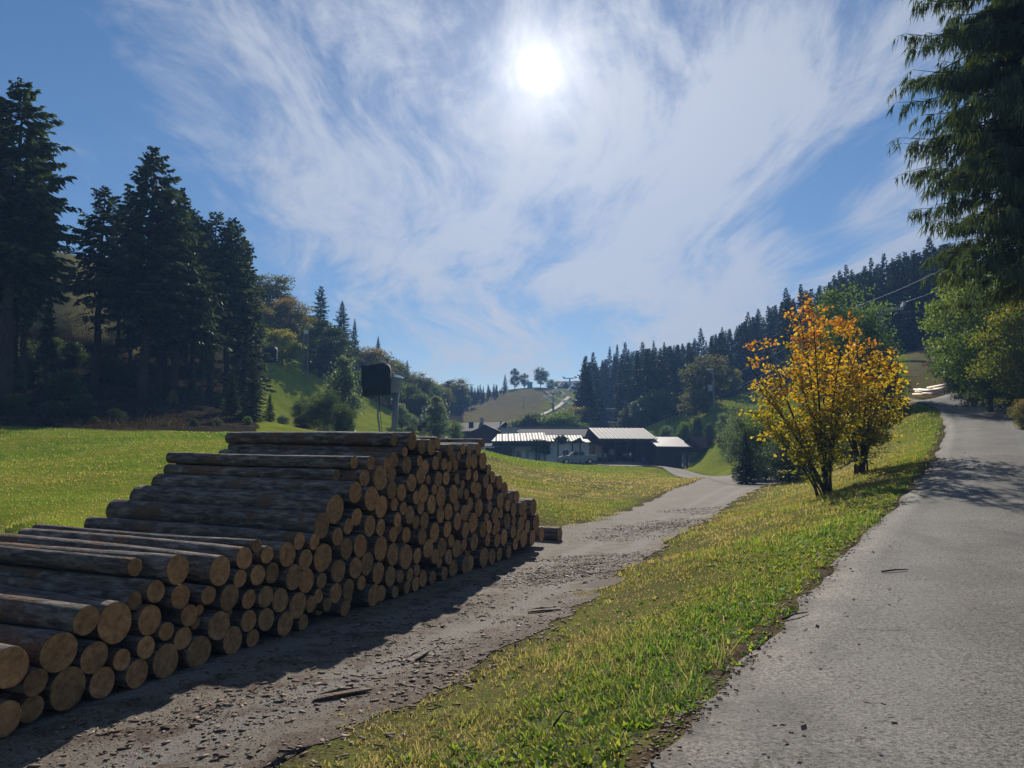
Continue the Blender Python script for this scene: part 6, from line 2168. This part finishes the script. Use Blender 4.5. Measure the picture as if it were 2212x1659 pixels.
# peeled poles beside the lane bend
pl = [(1972, 846, 2038, 868), (1978, 842, 2044, 864), (1984, 846, 2030, 869), (1992, 841, 2052, 861), (1999, 838, 2058, 859), (2004, 842, 2062, 857), (2012, 838, 2064, 855), (2018, 840, 2066, 852), (1975, 851, 2024, 868)]
for k, (xa, ya, xb, yb_) in enumerate(pl):
    A, B = at(xa, ya, 70), at(xb, yb_, 64.5)
    A.z, B.z = H(A.x, A.y) + .12 + .22 * (k % 3), H(B.x, B.y) + .12 + .22 * (k % 3)
    rd = .10 + .02 * (k % 2)
    o = tag(MB().tube([A, A.lerp(B, .5), B], [rd * .8, rd * .9, rd], 10).build("peeled_pole", M['peeled'], None, True),
            f"pale peeled pole lying by the lane bend, {ordinal(k + 1)} counted from the lane side", "pole", "pale peeled poles by the lane bend")

# sticks on the lane and the verge
def stick(label, a, b, r, bend=.02):
    A, B = Vector((a[0], a[1], 0)), Vector((b[0], b[1], 0))
    for q in (A, B):
        q.z = H(q.x, q.y) + .045 + r
    Mv = A.lerp(B, .5) + Vector((0, 0, bend))
    tag(MB().tube([A, Mv, B], [r, r * .9, r * .5], 6).build("stick", M['twig'], None, True), label, "stick")


a, b = at(1905, 1242, 9.9), at(1962, 1239, 9.95)
stick("dark stick lying on the asphalt lane", (a.x, a.y), (b.x, b.y), .012, .008)
a, b = at(1195, 1500, 5.3), at(1240, 1468, 5.6)
stick("dry brown stick standing out of the verge grass", (a.x, a.y), (b.x, b.y), .008, .06)
a, b = at(1690, 1345, 7.5), at(1745, 1332, 7.7)
stick("dark broken twig at the broken edge of the lane", (a.x, a.y), (b.x, b.y), .010, .02)
# slabs of bark on the track
for k, (px, py, d, ln, an_, lab) in enumerate([(740, 1475, 7.4, .28, .5, "largest pale slab of bark on the track, in the sun"), (905, 1378, 8.9, .22, 1.2, "grey slab of bark at the edge of the pile's shadow"),
                                              (455, 1650, 5.5, .16, .9, "pale splinter of wood at the bottom edge of the track"), (1175, 1300, 11.5, .25, .2, "pale bark slab halfway along the track")]):
    p = at(px, py, d)
    o = MB().poly([(-ln, -.04, .0), (-.2 * ln, -.06, .02), (ln, -.02, .015), (.8 * ln, .05, .02), (-.1 * ln, .06, .035), (-.9 * ln, .05, .01)] + [(-ln, -.04, -.015), (-.2 * ln, -.06, .0), (ln, -.02, -.005), (.8 * ln, .05, .0), (-.1 * ln, .06, .01), (-.9 * ln, .05, -.01)],
                  [(0, 1, 2, 3, 4, 5), (11, 10, 9, 8, 7, 6)] + [(i_, i_ + 6, (i_ + 1) % 6 + 6, (i_ + 1) % 6) for i_ in range(6)]).build("bark_slab", M['peeled'] if "splinter" in lab else M['bark'])
    o.location = (p.x, p.y, H(p.x, p.y) + .03)
    o.rotation_euler = (0, 0, an_)
    tag(o, lab, "bark", "slabs of bark on the track")

# ------------------------------------------------------------------ air of the valley
m, t = mat("valley_haze")
pv = t.n("ShaderNodeVolumePrincipled")
pv.inputs["Color"].default_value = (0.26, 0.50, 1.0, 1)
pv.inputs["Density"].default_value = 0.0008
pv.inputs["Anisotropy"].default_value = 0.0
o_ = t.n("ShaderNodeOutputMaterial")
t.l(pv.outputs[0], o_.inputs["Volume"])
zlo = float(min(np.min(Z) - 1.5, -3))
zhi = float(max((o.matrix_world.translation.z if False else 0) for o in [root]))
zhi = float(np.max(Z)) + 30
hb = MB().box(-480, 480, -480, 480, zlo, zhi).build("haze", m)
tag(hb, "thin pale haze filling the valley", None, kind='stuff')
